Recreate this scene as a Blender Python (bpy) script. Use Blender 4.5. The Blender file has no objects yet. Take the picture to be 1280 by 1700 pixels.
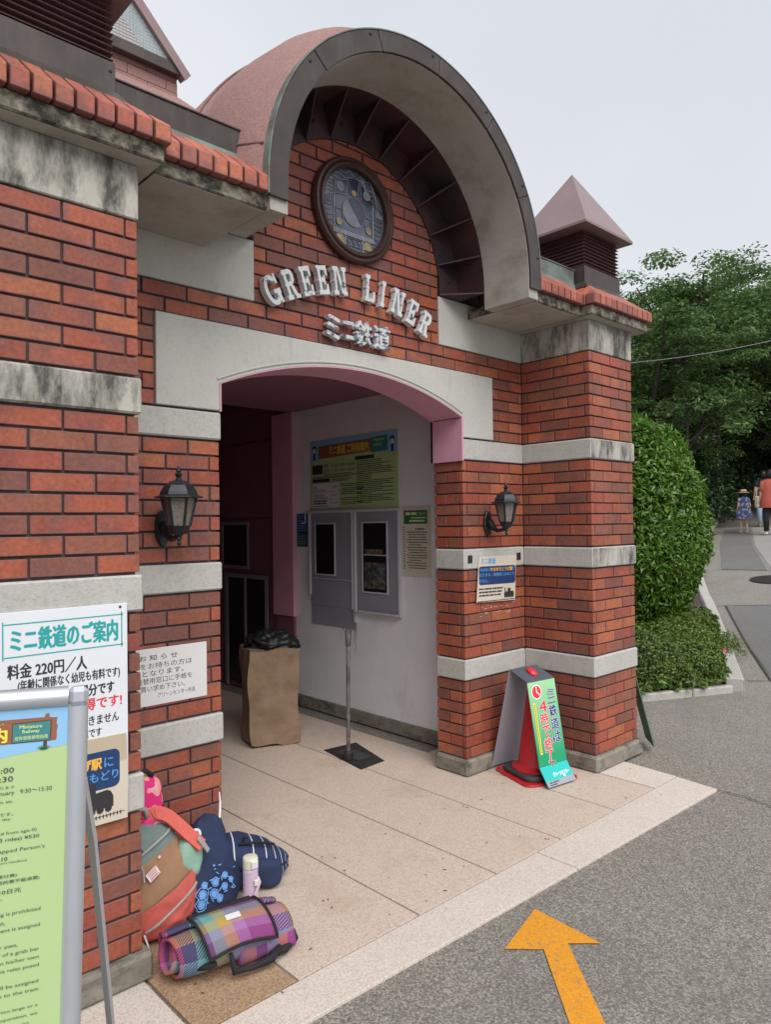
import bpy, bmesh, math, random
import numpy as np
from mathutils import Matrix, Vector, noise as mnoise
random.seed(7); rng = np.random.default_rng(7)
PI = math.pi
SC = bpy.context.scene; COL = SC.collection

# ---------------------------------------------------------------- camera, sky, sun, exposure
cd = bpy.data.cameras.new('camera'); cam = bpy.data.objects.new('camera', cd); COL.objects.link(cam)
cd.sensor_fit = 'HORIZONTAL'; cd.sensor_width = 36; cd.lens = 36*1201.8/1280; cd.clip_end = 500; cd.clip_start = .05
_y, _p, _r = .74929, .01602, -.01288
f_ = Vector((math.sin(_y)*math.cos(_p), math.cos(_y)*math.cos(_p), math.sin(_p)))
r_ = Vector((math.cos(_y), -math.sin(_y), 0)); u_ = r_.cross(f_)
r2 = r_*math.cos(_r)+u_*math.sin(_r); u2 = -r_*math.sin(_r)+u_*math.cos(_r)
mw = Matrix((r2, u2, -f_)).transposed().to_4x4(); mw.translation = (-4.1163, -3.0230, 1.5941)
cam.matrix_world = mw; SC.camera = cam

SUN_EL, SUN_AZ = math.radians(48), math.radians(200)     # azimuth from +Y towards +X
w = bpy.data.worlds.new('World'); SC.world = w; w.use_nodes = True
nt = w.node_tree; N = nt.nodes; L = nt.links; N.clear()
out = N.new('ShaderNodeOutputWorld'); bg = N.new('ShaderNodeBackground')
sky = N.new('ShaderNodeTexSky'); sky.sky_type = 'NISHITA'; sky.sun_disc = False
sky.sun_elevation = SUN_EL; sky.sun_rotation = SUN_AZ; sky.dust_density = 4; sky.air_density = 1
hs = N.new('ShaderNodeHueSaturation'); hs.inputs['Saturation'].default_value = .2; hs.inputs['Value'].default_value = .8
mx = N.new('ShaderNodeMix'); mx.data_type = 'RGBA'; mx.inputs[0].default_value = .93
tc = N.new('ShaderNodeTexCoord'); nz = N.new('ShaderNodeTexNoise'); nz.inputs['Scale'].default_value = 1.3; nz.inputs['Detail'].default_value = 3
cr = N.new('ShaderNodeValToRGB'); cr.color_ramp.elements[0].color = (3.80, 4.00, 4.36, 1); cr.color_ramp.elements[1].color = (4.45, 4.60, 4.85, 1)
cr.color_ramp.elements[0].position = .38; cr.color_ramp.elements[1].position = .66
L.new(tc.outputs['Generated'], nz.inputs['Vector']); L.new(nz.outputs[0], cr.inputs[0])
L.new(sky.outputs[0], hs.inputs['Color']); L.new(hs.outputs[0], mx.inputs[6]); L.new(cr.outputs[0], mx.inputs[7])
L.new(mx.outputs[2], bg.inputs[0]); bg.inputs[1].default_value = .1; L.new(bg.outputs[0], out.inputs[0])
sd = bpy.data.lights.new('sun', 'SUN'); sd.energy = 1.5; sd.angle = math.radians(50); sd.color = (1, .965, .92)
so = bpy.data.objects.new('sun', sd); COL.objects.link(so)
so.rotation_euler = Vector((math.sin(SUN_AZ)*math.cos(SUN_EL), math.cos(SUN_AZ)*math.cos(SUN_EL), math.sin(SUN_EL))).to_track_quat('Z', 'Y').to_euler()
SC.view_settings.view_transform = 'Standard'; SC.view_settings.look = 'None'; SC.view_settings.gamma = 1
SC.view_settings.exposure = .95; SC.view_settings.use_curve_mapping = False
SC.render.engine = 'CYCLES'; SC.cycles.max_bounces = 7; SC.cycles.diffuse_bounces = 4

# ---------------------------------------------------------------- materials
MATS = {}
def nodes(m):
    m.use_nodes = True; t = m.node_tree; b = t.nodes['Principled BSDF']; return t, t.nodes, t.links, b
def mat(name, col, rough=.6, var=.12, scale=6, bump=0, bscale=60, metal=0, dirt=None, dirt_amt=.5, dirt_scale=(3,3,3), dirt_lo=.5, dirt_hi=.65,
        speck=None, speck_scale=200, speck_amt=.5, trans=0, island=False, spec=.5, objrand=False, hue=0, coat=0):
    m = bpy.data.materials.new(name); t, N, L, b = nodes(m)
    tc = N.new('ShaderNodeTexCoord'); vec = tc.outputs['Object']
    if objrand:
        oi = N.new('ShaderNodeObjectInfo'); va = N.new('ShaderNodeVectorMath'); va.operation = 'MULTIPLY_ADD'
        L.new(oi.outputs['Random'], va.inputs[0]); va.inputs[1].default_value = (37, 91, 53); L.new(vec, va.inputs[2]); vec = va.outputs[0]
    n = N.new('ShaderNodeTexNoise'); n.inputs['Scale'].default_value = scale; n.inputs['Detail'].default_value = 6; n.inputs['Roughness'].default_value = .6
    L.new(vec, n.inputs['Vector'])
    r = N.new('ShaderNodeMapRange'); r.inputs[1].default_value = .3; r.inputs[2].default_value = .7; r.inputs[3].default_value = 1-var; r.inputs[4].default_value = 1+var
    L.new(n.outputs[0], r.inputs[0])
    hs = N.new('ShaderNodeHueSaturation'); hs.inputs['Color'].default_value = (*col, 1); L.new(r.outputs[0], hs.inputs['Value'])
    c = hs.outputs[0]
    rnd = None
    if island:
        g = N.new('ShaderNodeNewGeometry'); rnd = g.outputs['Random Per Island']
    elif objrand: rnd = oi.outputs['Random']
    if rnd is not None:
        h2 = N.new('ShaderNodeHueSaturation'); q = N.new('ShaderNodeMapRange'); q.inputs[3].default_value = .6; q.inputs[4].default_value = 1.45
        L.new(rnd, q.inputs[0]); L.new(q.outputs[0], h2.inputs['Value'])
        q2 = N.new('ShaderNodeMapRange'); q2.inputs[3].default_value = .5-hue; q2.inputs[4].default_value = .5+hue
        mul = N.new('ShaderNodeMath'); mul.operation = 'FRACT'; ml = N.new('ShaderNodeMath'); ml.operation = 'MULTIPLY'; ml.inputs[1].default_value = 17.3
        L.new(rnd, ml.inputs[0]); L.new(ml.outputs[0], mul.inputs[0]); L.new(mul.outputs[0], q2.inputs[0]); L.new(q2.outputs[0], h2.inputs['Hue'])
        L.new(c, h2.inputs['Color']); c = h2.outputs[0]
    if speck:
        v = N.new('ShaderNodeTexVoronoi'); v.inputs['Scale'].default_value = speck_scale; L.new(vec, v.inputs['Vector'])
        rr = N.new('ShaderNodeValToRGB'); rr.color_ramp.interpolation = 'CONSTANT'
        rr.color_ramp.elements[0].color = (*speck[0], 1); rr.color_ramp.elements[0].position = 0
        rr.color_ramp.elements[1].color = (*speck[-1], 1); rr.color_ramp.elements[1].position = 1-1/len(speck)
        for i, s in enumerate(speck[1:-1]):
            e = rr.color_ramp.elements.new((i+1)/len(speck)); e.color = (*s, 1)
        sx = N.new('ShaderNodeSeparateColor'); L.new(v.outputs['Color'], sx.inputs[0]); L.new(sx.outputs[0], rr.inputs[0])
        k = N.new('ShaderNodeMix'); k.data_type = 'RGBA'; k.inputs[0].default_value = speck_amt
        L.new(c, k.inputs[6]); L.new(rr.outputs[0], k.inputs[7]); c = k.outputs[2]
    if dirt:
        mp = N.new('ShaderNodeMapping'); mp.inputs['Scale'].default_value = dirt_scale; L.new(vec, mp.inputs['Vector'])
        d = N.new('ShaderNodeTexNoise'); d.inputs['Scale'].default_value = 1; d.inputs['Detail'].default_value = 10; d.inputs['Roughness'].default_value = .68
        L.new(mp.outputs[0], d.inputs['Vector'])
        q = N.new('ShaderNodeMapRange'); q.inputs[1].default_value = dirt_lo; q.inputs[2].default_value = dirt_hi; q.inputs[3].default_value = 0; q.inputs[4].default_value = dirt_amt
        L.new(d.outputs[0], q.inputs[0])
        k = N.new('ShaderNodeMix'); k.data_type = 'RGBA'; L.new(q.outputs[0], k.inputs[0]); L.new(c, k.inputs[6]); k.inputs[7].default_value = (*dirt, 1); c = k.outputs[2]
    L.new(c, b.inputs['Base Color']); b.inputs['Roughness'].default_value = rough; b.inputs['Metallic'].default_value = metal
    b.inputs['Specular IOR Level'].default_value = spec; b.inputs['Coat Weight'].default_value = coat
    if bump:
        bn = N.new('ShaderNodeTexNoise'); bn.inputs['Scale'].default_value = bscale; bn.inputs['Detail'].default_value = 5; L.new(vec, bn.inputs['Vector'])
        bp = N.new('ShaderNodeBump'); bp.inputs['Strength'].default_value = bump; bp.inputs['Distance'].default_value = .003
        L.new(bn.outputs[0], bp.inputs['Height']); L.new(bp.outputs[0], b.inputs['Normal'])
    if trans:
        tr = N.new('ShaderNodeBsdfTranslucent'); L.new(c, tr.inputs[0]); ms = N.new('ShaderNodeMixShader'); ms.inputs[0].default_value = trans
        L.new(b.outputs[0], ms.inputs[1]); L.new(tr.outputs[0], ms.inputs[2]); L.new(ms.outputs[0], N['Material Output'].inputs[0])
    MATS[name] = m; return m

def brick_mat(name, island, pal=None):
    m = bpy.data.materials.new(name); t, N, L, b = nodes(m)
    tc = N.new('ShaderNodeTexCoord')
    if island: g = N.new('ShaderNodeNewGeometry'); rnd = g.outputs['Random Per Island']
    else: g = N.new('ShaderNodeObjectInfo'); rnd = g.outputs['Random']
    va = N.new('ShaderNodeVectorMath'); va.operation = 'MULTIPLY_ADD'; L.new(rnd, va.inputs[0]); va.inputs[1].default_value = (41, 87, 63); L.new(tc.outputs['Object'], va.inputs[2])
    rp = N.new('ShaderNodeValToRGB'); rp.color_ramp.interpolation = 'CONSTANT'
    pal = pal or [(.33,.088,.050), (.20,.080,.060), (.36,.112,.058), (.28,.073,.044), (.24,.090,.056), (.335,.092,.050), (.205,.074,.053), (.31,.080,.048), (.37,.118,.058), (.26,.090,.054), (.29,.076,.050), (.33,.092,.054)]
    els = rp.color_ramp.elements; els[0].color = (*pal[0], 1); els[1].color = (*pal[-1], 1); els[1].position = 1-1/len(pal)
    for i, c in enumerate(pal[1:-1]): e = els.new((i+1)/len(pal)); e.color = (*c, 1)
    L.new(rnd, rp.inputs[0])
    n = N.new('ShaderNodeTexNoise'); n.inputs['Scale'].default_value = 9; n.inputs['Detail'].default_value = 5; L.new(va.outputs[0], n.inputs['Vector'])
    q = N.new('ShaderNodeMapRange'); q.inputs[1].default_value = .48; q.inputs[2].default_value = .72; q.inputs[4].default_value = .75; L.new(n.outputs[0], q.inputs[0])
    k = N.new('ShaderNodeMix'); k.data_type = 'RGBA'; L.new(q.outputs[0], k.inputs[0]); L.new(rp.outputs[0], k.inputs[6]); k.inputs[7].default_value = (.17, .075, .07, 1)
    n2 = N.new('ShaderNodeTexNoise'); n2.inputs['Scale'].default_value = 70; n2.inputs['Detail'].default_value = 4; L.new(va.outputs[0], n2.inputs['Vector'])
    q2 = N.new('ShaderNodeMapRange'); q2.inputs[1].default_value = .3; q2.inputs[2].default_value = .7; q2.inputs[3].default_value = .82; q2.inputs[4].default_value = 1.15; L.new(n2.outputs[0], q2.inputs[0])
    h = N.new('ShaderNodeHueSaturation'); L.new(k.outputs[2], h.inputs['Color']); L.new(q2.outputs[0], h.inputs['Value'])
    if not island:   # fired flashing towards the brick edges
        sp = N.new('ShaderNodeSeparateXYZ'); L.new(tc.outputs['Generated'], sp.inputs[0]); ee = []
        for ax, pw in ((0, 9), (2, 4)):
            a1 = N.new('ShaderNodeMath'); a1.operation = 'MULTIPLY_ADD'; a1.inputs[1].default_value = 2; a1.inputs[2].default_value = -1; L.new(sp.outputs[ax], a1.inputs[0])
            a2 = N.new('ShaderNodeMath'); a2.operation = 'ABSOLUTE'; L.new(a1.outputs[0], a2.inputs[0]); a3 = N.new('ShaderNodeMath'); a3.operation = 'POWER'; a3.inputs[1].default_value = pw; L.new(a2.outputs[0], a3.inputs[0]); ee.append(a3.outputs[0])
        mxx = N.new('ShaderNodeMath'); mxx.operation = 'MAXIMUM'; L.new(ee[0], mxx.inputs[0]); L.new(ee[1], mxx.inputs[1])
        mm = N.new('ShaderNodeMath'); mm.operation = 'MULTIPLY_ADD'; L.new(n.outputs[0], mm.inputs[0]); mm.inputs[1].default_value = 1.6; L.new(mxx.outputs[0], mm.inputs[2])
        qe = N.new('ShaderNodeMapRange'); qe.inputs[1].default_value = 1.05; qe.inputs[2].default_value = 1.5; qe.inputs[4].default_value = .6; L.new(mm.outputs[0], qe.inputs[0])
        ke = N.new('ShaderNodeMix'); ke.data_type = 'RGBA'; L.new(qe.outputs[0], ke.inputs[0]); L.new(h.outputs[0], ke.inputs[6]); ke.inputs[7].default_value = (.17, .082, .085, 1)
        h = ke
    # chalky efflorescence blotches
    n3 = N.new('ShaderNodeTexNoise'); n3.inputs['Scale'].default_value = 22; n3.inputs['Detail'].default_value = 8; n3.inputs['Roughness'].default_value = .7; L.new(va.outputs[0], n3.inputs['Vector'])
    q3 = N.new('ShaderNodeMapRange'); q3.inputs[1].default_value = .58; q3.inputs[2].default_value = .75; q3.inputs[4].default_value = .28; L.new(n3.outputs[0], q3.inputs[0])
    k3 = N.new('ShaderNodeMix'); k3.data_type = 'RGBA'; L.new(q3.outputs[0], k3.inputs[0]); L.new(h.outputs[2] if not island else h.outputs[0], k3.inputs[6]); k3.inputs[7].default_value = (.36, .24, .22, 1)
    gp = N.new('ShaderNodeNewGeometry'); mpp = N.new('ShaderNodeMapping'); mpp.inputs['Scale'].default_value = (2.6,2.6,1.1); L.new(gp.outputs['Position'], mpp.inputs['Vector'])
    nn = N.new('ShaderNodeTexNoise'); nn.inputs['Scale'].default_value = 1; nn.inputs['Detail'].default_value = 9; nn.inputs['Roughness'].default_value = .65; L.new(mpp.outputs[0], nn.inputs['Vector'])
    qn = N.new('ShaderNodeMapRange'); qn.inputs[1].default_value = .32; qn.inputs[2].default_value = .68; qn.inputs[3].default_value = .80; qn.inputs[4].default_value = 1.26; L.new(nn.outputs[0], qn.inputs[0])
    hw = N.new('ShaderNodeHueSaturation'); L.new(k3.outputs[2], hw.inputs['Color']); L.new(qn.outputs[0], hw.inputs['Value'])
    L.new(hw.outputs[0], b.inputs['Base Color']); b.inputs['Roughness'].default_value = .52; b.inputs['Specular IOR Level'].default_value = .35
    bp = N.new('ShaderNodeBump'); bp.inputs['Strength'].default_value = .25; bp.inputs['Distance'].default_value = .004; L.new(n2.outputs[0], bp.inputs['Height']); L.new(bp.outputs[0], b.inputs['Normal'])
    MATS[name] = m; return m
brick_mat('brick', False); brick_mat('brick_far', True)
TP = [(.40,.125,.072), (.36,.098,.065), (.42,.14,.078), (.33,.105,.085), (.38,.11,.07), (.41,.13,.07)]
brick_mat('cap_tile', False, TP)
mat('mortar', (.085,.068,.060), .9, .3, 20, .4, 90)
mat('stone', (.46,.45,.42), .85, .09, 5, .6, 120, speck=[(.46,.45,.42), (.50,.49,.46), (.40,.39,.36), (.47,.46,.43), (.33,.32,.30), (.48,.47,.44)], speck_scale=85, speck_amt=.35, dirt=(.16,.155,.14), dirt_amt=.4, dirt_scale=(7,7,3), dirt_lo=.58, dirt_hi=.78)
mat('stone_panel', (.49,.49,.45), .8, .07, 4, .4, 150, speck=[(.49,.49,.45), (.51,.51,.47), (.46,.46,.42), (.50,.50,.46), (.40,.40,.36), (.50,.50,.46), (.49,.49,.45)], speck_scale=70, speck_amt=.3, dirt=(.2,.19,.16), dirt_amt=.35, dirt_scale=(14,14,3), dirt_lo=.62, dirt_hi=.8)
mat('stone_stained', (.44,.42,.375), .88, .10, 7, .5, 90, dirt=(.045,.045,.038), dirt_amt=.92, dirt_scale=(10,10,3.6), dirt_lo=.43, dirt_hi=.62)
mat('stone_mouldy', (.23,.21,.165), .95, .4, 22, 1, 70, dirt=(.018,.018,.015), dirt_amt=.93, dirt_scale=(15,15,17), dirt_lo=.41, dirt_hi=.60, speck=[(.3,.28,.2), (.1,.09,.07), (.22,.2,.15), (.15,.14,.1)], speck_scale=70, speck_amt=.45)
mat('concrete', (.385,.365,.33), .88, .10, 4, .5, 100, dirt=(.17,.145,.115), dirt_amt=.6, dirt_scale=(3.5,3.5,4.5), dirt_lo=.48, dirt_hi=.70)
mat('base_stone', (.23,.21,.175), .9, .25, 12, .8, 60, dirt=(.055,.05,.04), dirt_amt=.85, dirt_scale=(8,8,16), dirt_lo=.48, dirt_hi=.65)
mat('pink_paint', (.62,.31,.41), .6, .05, 5, .08, 120)
mat('pink_unlit', (.22,.085,.12), .6, .1, 5)  # pink paint with the unlit room's darkness put into the colour
mat('ceiling_pink', (.27,.115,.16), .7, .05, 5)  # same pink darkened, the ceiling's shade put into its colour
mat('white_wall', (.78,.77,.81), .55, .05, 3, .05, 80, dirt=(.33,.30,.30), dirt_amt=.3, dirt_scale=(3,3,2), dirt_lo=.56, dirt_hi=.75)
mat('bronze', (.062,.049,.044), .46, .2, 7, .1, 40, metal=.3, dirt=(.12,.108,.10), dirt_amt=.55, dirt_scale=(9,9,2), dirt_lo=.5, dirt_hi=.75)
mat('verdigris', (.17,.215,.195), .6, .15, 9, .1, 60, metal=.15, dirt=(.095,.08,.068), dirt_amt=.8, dirt_scale=(5,5,8), dirt_lo=.44, dirt_hi=.60)
mat('maroon_metal', (.075,.026,.028), .5, .2, 5, .08, 60, metal=.1, dirt=(.028,.026,.030), dirt_amt=.9, dirt_scale=(3,3,3), dirt_lo=.40, dirt_hi=.62)
mat('louvre_metal', (.13,.072,.072), .45, .15, 8, 0, metal=.3)
mat('turret_roof', (.27,.185,.185), .38, .08, 5, .03, 30, metal=.25)
mat('seam_pink', (.15,.085,.078), .9)
mat('pink_roof', (.31,.175,.16), .9, .14, 5, .9, 140, dirt=(.20,.125,.115), dirt_amt=.6, dirt_scale=(5,5,5), dirt_lo=.45, dirt_hi=.7, speck=[(.38,.23,.21), (.23,.125,.115), (.32,.18,.165)], speck_scale=130, speck_amt=.35)
mat('soffit_grey', (.42,.41,.39), .7)
mat('dark_frame', (.055,.026,.022), .4, .25, 8, .1, 40, metal=.2)
mat('window_glass', (.06,.075,.11), .12, .5, 14, .25, 26, spec=.8)
mat('pale_glass', (.16,.17,.21), .25, .3, 25, .2, 40, spec=.7)
mat('navy_glass', (.012,.016,.05), .12, .3, 20, spec=.8)
mat('amber_glass', (.30,.22,.10), .25, .3, 20)
mat('lead', (.23,.24,.26), .45, .2, 30, metal=.5)
mat('letter_white', (.62,.64,.66), .55, .08, 20, .1, 90, dirt=(.04,.04,.045), dirt_amt=.85, dirt_scale=(16,16,22), dirt_lo=.56, dirt_hi=.63)
mat('letter_dirty', (.60,.62,.65), .55, .08, 20, .1, 90, dirt=(.04,.04,.045), dirt_amt=.9, dirt_scale=(28,28,36), dirt_lo=.50, dirt_hi=.58)
mat('lamp_metal', (.030,.034,.042), .38, .2, 20, .1, 80, metal=.5)
mat('lamp_glass', (.19,.165,.145), .3, .3, 60, .9, 120, spec=.6)
mat('window_dark', (.012,.012,.015), .06, .2, 5, spec=.6)
mat('counter_grey', (.27,.27,.31), .5, .06, 4)
mat('frame_white', (.52,.52,.56), .4, .04, 5)
mat('asphalt', (.215,.193,.168), .92, .14, .9, .5, 240, dirt=(.13,.12,.108), dirt_amt=.4, dirt_scale=(1.6,1.6,1.6), dirt_lo=.5, dirt_hi=.7, speck=[(.10,.098,.09), (.27,.245,.21), (.21,.19,.165), (.38,.35,.31), (.16,.148,.13)], speck_scale=150, speck_amt=.72)
mat('asphalt_dark', (.14,.137,.135), .92, .15, 1.3, .55, 170, speck=[(.08,.08,.08), (.16,.155,.15), (.11,.11,.105), (.26,.25,.24)], speck_scale=200, speck_amt=.5, dirt=(.15,.145,.14), dirt_amt=.6, dirt_scale=(1.5,1.5,1.5), dirt_lo=.5, dirt_hi=.7)
mat('asphalt_light', (.30,.285,.26), .92, .1, 1.3, .3, 120, speck=[(.2,.19,.18), (.36,.34,.32), (.28,.27,.25)], speck_scale=110, speck_amt=.5)
mat('seam', (.04,.04,.04), .95)
mat('paving', (.53,.435,.365), .8, .07, 2.2, .25, 260, speck=[(.60,.50,.42), (.36,.27,.22), (.66,.57,.49), (.52,.41,.34), (.64,.54,.46)], speck_scale=200, speck_amt=.5, dirt=(.40,.26,.17), dirt_amt=.6, dirt_scale=(2.2,2.2,2.2), dirt_lo=.52, dirt_hi=.70)
mat('paving_pale', (.60,.53,.47), .8, .07, 3, .25, 260, speck=[(.64,.57,.51), (.42,.35,.30), (.70,.63,.57), (.58,.49,.43)], speck_scale=190, speck_amt=.5)
mat('paving_stained', (.36,.235,.145), .75, .15, 6, .3, 260, speck=[(.42,.29,.18), (.20,.12,.07), (.48,.36,.25), (.33,.20,.11)], speck_scale=180, speck_amt=.5)
mat('arrow_paint', (.72,.30,.012), .8, .08, 7, .5, 170, dirt=(.30,.19,.09), dirt_amt=.75, dirt_scale=(55,55,55), dirt_lo=.53, dirt_hi=.66, speck=[(.72,.30,.012), (.62,.24,.012), (.76,.34,.03), (.68,.27,.01)], speck_scale=215, speck_amt=.7)
mat('soil', (.06,.04,.028), .95, .4, 20, .8, 60)
mat('granite', (.42,.40,.37), .85, .1, 6, .3, 150, speck=[(.5,.48,.45), (.25,.24,.23), (.45,.43,.4)], speck_scale=160, speck_amt=.4)
mat('leaf', (.052,.115,.022), .42, .25, 1.5, trans=.28, island=True, hue=.025)
mat('leaf_bush', (.10,.20,.022), .38, .2, 2, trans=.25, island=True, hue=.02)
mat('leaf_azalea', (.105,.17,.026), .5, .25, 4, trans=.25, island=True, hue=.03)
mat('leaf_tree', (.108,.19,.055), .55, .35, .35, trans=.35, island=True, hue=.025)
mat('leaf_dark', (.040,.080,.030), .5, .35, .4, trans=.25, island=True, hue=.02)
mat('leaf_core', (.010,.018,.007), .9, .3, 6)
mat('bark', (.045,.036,.030), .9, .3, 8, .6, 30)
mat('flower', (.75,.12,.25), .6)
mat('alu', (.56,.59,.64), .38, .05, 3, metal=.6)
mat('alu_matte', (.36,.36,.37), .5, .05, 3, metal=.4)
def flat(n, c, r=.5, **k): return mat(n, c, r, .02, 4, **k)
flat('sign_white', (.72,.75,.80)); flat('paper_white', (.66,.66,.66)); flat('sign_sky', (.26,.50,.76), .35); flat('sign_lime', (.43,.575,.27), .35)
flat('sign_green_dk', (.26,.33,.11)); flat('ink', (.03,.032,.035)); flat('ink_grey', (.06,.065,.07)); flat('teal', (.02,.36,.36)); flat('red_ink', (.72,.03,.05))
flat('wood_print', (.27,.105,.055)); flat('wood_dark', (.10,.035,.02)); flat('board_teal', (.045,.22,.22)); flat('yellow_ink', (.85,.68,.08)); flat('lime_ink', (.62,.80,.35))
flat('navy_print', (.015,.045,.14)); flat('blue_ink', (.10,.35,.75)); flat('orange_ink', (.85,.45,.06)); flat('grass_print', (.03,.13,.05)); flat('cream', (.62,.56,.46)); flat('tan_print', (.50,.42,.31))
flat('cone_red', (.48,.018,.03), .35); flat('cone_pink', (.62,.04,.06), .3); flat('rubber', (.045,.047,.05), .7); flat('panel_dark', (.09,.11,.14), .45); flat('panel_back', (.33,.33,.38), .5)
flat('panel_teal', (.02,.50,.46), .3); flat('panel_yellow', (.80,.72,.05), .4); flat('blue_deep', (.015,.04,.22)); flat('white_ink', (.85,.87,.88)); flat('panel_edge', (.07,.20,.13), .5)
flat('skin', (.55,.33,.24), .5); flat('hair', (.012,.010,.010), .5); flat('rust_red', (.40,.085,.06), .8); flat('trouser', (.012,.014,.022), .8); flat('straw', (.50,.36,.20), .9); flat('jeans', (.35,.45,.60), .8); flat('bag_beige', (.50,.46,.36), .8)
mat('dress', (.06,.085,.17), .9, .2, 20, speck=[(.05,.07,.15), (.06,.085,.18), (.3,.33,.42), (.05,.07,.15)], speck_scale=22, speck_amt=.8)
# graded print of the cone board (green above, deeper below)
m = flat('panel_green', (.1,.5,.2), .3); t, N, L, b = nodes(m); tc = N.new('ShaderNodeTexCoord'); sx = N.new('ShaderNodeSeparateXYZ'); rp = N.new('ShaderNodeValToRGB')
L.new(tc.outputs['Generated'], sx.inputs[0]); L.new(sx.outputs[2], rp.inputs[0]); rp.color_ramp.elements[0].color = (.015,.33,.15,1); rp.color_ramp.elements[1].color = (.36,.66,.36,1); rp.color_ramp.elements[0].position = .12; L.new(rp.outputs[0], b.inputs[0])
# fabrics
mat('cloth_teal', (.16,.215,.205), .9, .12, 20, .9, 28); mat('cloth_tan', (.33,.185,.105), .9, .1, 20, .9, 28); mat('cloth_coral', (.62,.125,.10), .85, .1, 20, .9, 28)
mat('cloth_mint', (.28,.46,.37), .85, .1, 20, .9, 28); mat('cloth_grey', (.33,.32,.30), .9, .1, 30); mat('cloth_navy', (.016,.028,.075), .85, .15, 20, .25, 300); mat('cloth_black', (.012,.012,.014), .8, .2, 20)
flat('tote_print', (.16,.36,.72), .7); flat('bottle_lilac', (.58,.45,.58), .4); flat('bottle_cream', (.66,.67,.52), .4)
mat('pink_bag', (.72,.02,.20), .7, .1, 20, .2, 200, speck=[(.72,.02,.2), (.72,.02,.2), (.85,.45,.6), (.72,.02,.2), (.8,.4,.3)], speck_scale=42, speck_amt=.85)
mat('cardboard', (.25,.17,.11), .85, .2, 6, .9, 22, dirt=(.14,.08,.05), dirt_amt=.5, dirt_scale=(5,5,8), dirt_lo=.5, dirt_hi=.7)
mat('bin_bag', (.010,.014,.013), .5, .2, 20, .8, 18)
mat('grubby', (.13,.115,.11), .6, .3, 20, .3, 60, dirt=(.03,.025,.025), dirt_amt=.8, dirt_scale=(12,12,6), dirt_lo=.48, dirt_hi=.6)
mat('iron', (.035,.033,.033), .6, .3, 20, .5, 60, metal=.4)
def stripe_mat(name, base, cols, axis, scale, duty):
    m = bpy.data.materials.new(name); t, N, L, b = nodes(m); tc = N.new('ShaderNodeTexCoord'); sx = N.new('ShaderNodeSeparateXYZ'); L.new(tc.outputs['UV'], sx.inputs[0])
    mu = N.new('ShaderNodeMath'); mu.operation = 'MULTIPLY'; mu.inputs[1].default_value = scale; L.new(sx.outputs[axis], mu.inputs[0])
    fr = N.new('ShaderNodeMath'); fr.operation = 'FRACT'; L.new(mu.outputs[0], fr.inputs[0]); lt = N.new('ShaderNodeMath'); lt.operation = 'LESS_THAN'; lt.inputs[1].default_value = duty; L.new(fr.outputs[0], lt.inputs[0])
    k = N.new('ShaderNodeMix'); k.data_type = 'RGBA'; k.inputs[6].default_value = (*base, 1); k.inputs[7].default_value = (*cols, 1); L.new(lt.outputs[0], k.inputs[0]); L.new(k.outputs[2], b.inputs[0]); b.inputs['Roughness'].default_value = .85
    MATS[name] = m
stripe_mat('navy_stripe', (.016,.028,.085), (.60,.62,.66), 1, 13, .085)
def plaid(name):
    m = bpy.data.materials.new(name); t, N, L, b = nodes(m); tc = N.new('ShaderNodeTexCoord'); sx = N.new('ShaderNodeSeparateXYZ'); L.new(tc.outputs['UV'], sx.inputs[0])
    cols = [(.22,.045,.17), (.22,.045,.17), (.30,.16,.32), (.36,.20,.08), (.06,.05,.12), (.15,.28,.36), (.42,.19,.05), (.26,.05,.20), (.28,.06,.22), (.42,.05,.12), (.055,.05,.12), (.12,.30,.28), (.42,.28,.06), (.30,.14,.32)]
    res = []
    for ax, sc in ((0, 1.55), (1, 1.25)):
        mu = N.new('ShaderNodeMath'); mu.operation = 'MULTIPLY'; mu.inputs[1].default_value = sc; L.new(sx.outputs[ax], mu.inputs[0]); fr = N.new('ShaderNodeMath'); fr.operation = 'FRACT'; L.new(mu.outputs[0], fr.inputs[0])
        rp = N.new('ShaderNodeValToRGB'); rp.color_ramp.interpolation = 'CONSTANT'; e = rp.color_ramp.elements
        cc = cols if ax == 0 else cols[5:]+cols[:5]
        e[0].color = (*cc[0], 1); e[1].color = (*cc[-1], 1); e[1].position = 1-1/len(cc)
        for i, c in enumerate(cc[1:-1]): x = e.new((i+1)/len(cc)); x.color = (*c, 1)
        L.new(fr.outputs[0], rp.inputs[0]); res.append(rp.outputs[0])
    # twill weave: fine diagonal lines choose warp or weft
    ad = N.new('ShaderNodeMath'); ad.operation = 'ADD'; L.new(sx.outputs[0], ad.inputs[0]); L.new(sx.outputs[1], ad.inputs[1])
    mu = N.new('ShaderNodeMath'); mu.operation = 'MULTIPLY'; mu.inputs[1].default_value = 95; L.new(ad.outputs[0], mu.inputs[0]); fr = N.new('ShaderNodeMath'); fr.operation = 'FRACT'; L.new(mu.outputs[0], fr.inputs[0])
    lt = N.new('ShaderNodeMath'); lt.operation = 'LESS_THAN'; lt.inputs[1].default_value = .5; L.new(fr.outputs[0], lt.inputs[0])
    k = N.new('ShaderNodeMix'); k.data_type = 'RGBA'; L.new(lt.outputs[0], k.inputs[0]); L.new(res[0], k.inputs[6]); L.new(res[1], k.inputs[7]); L.new(k.outputs[2], b.inputs[0]); b.inputs['Roughness'].default_value = .95
    MATS[name] = m
plaid('plaid')

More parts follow.
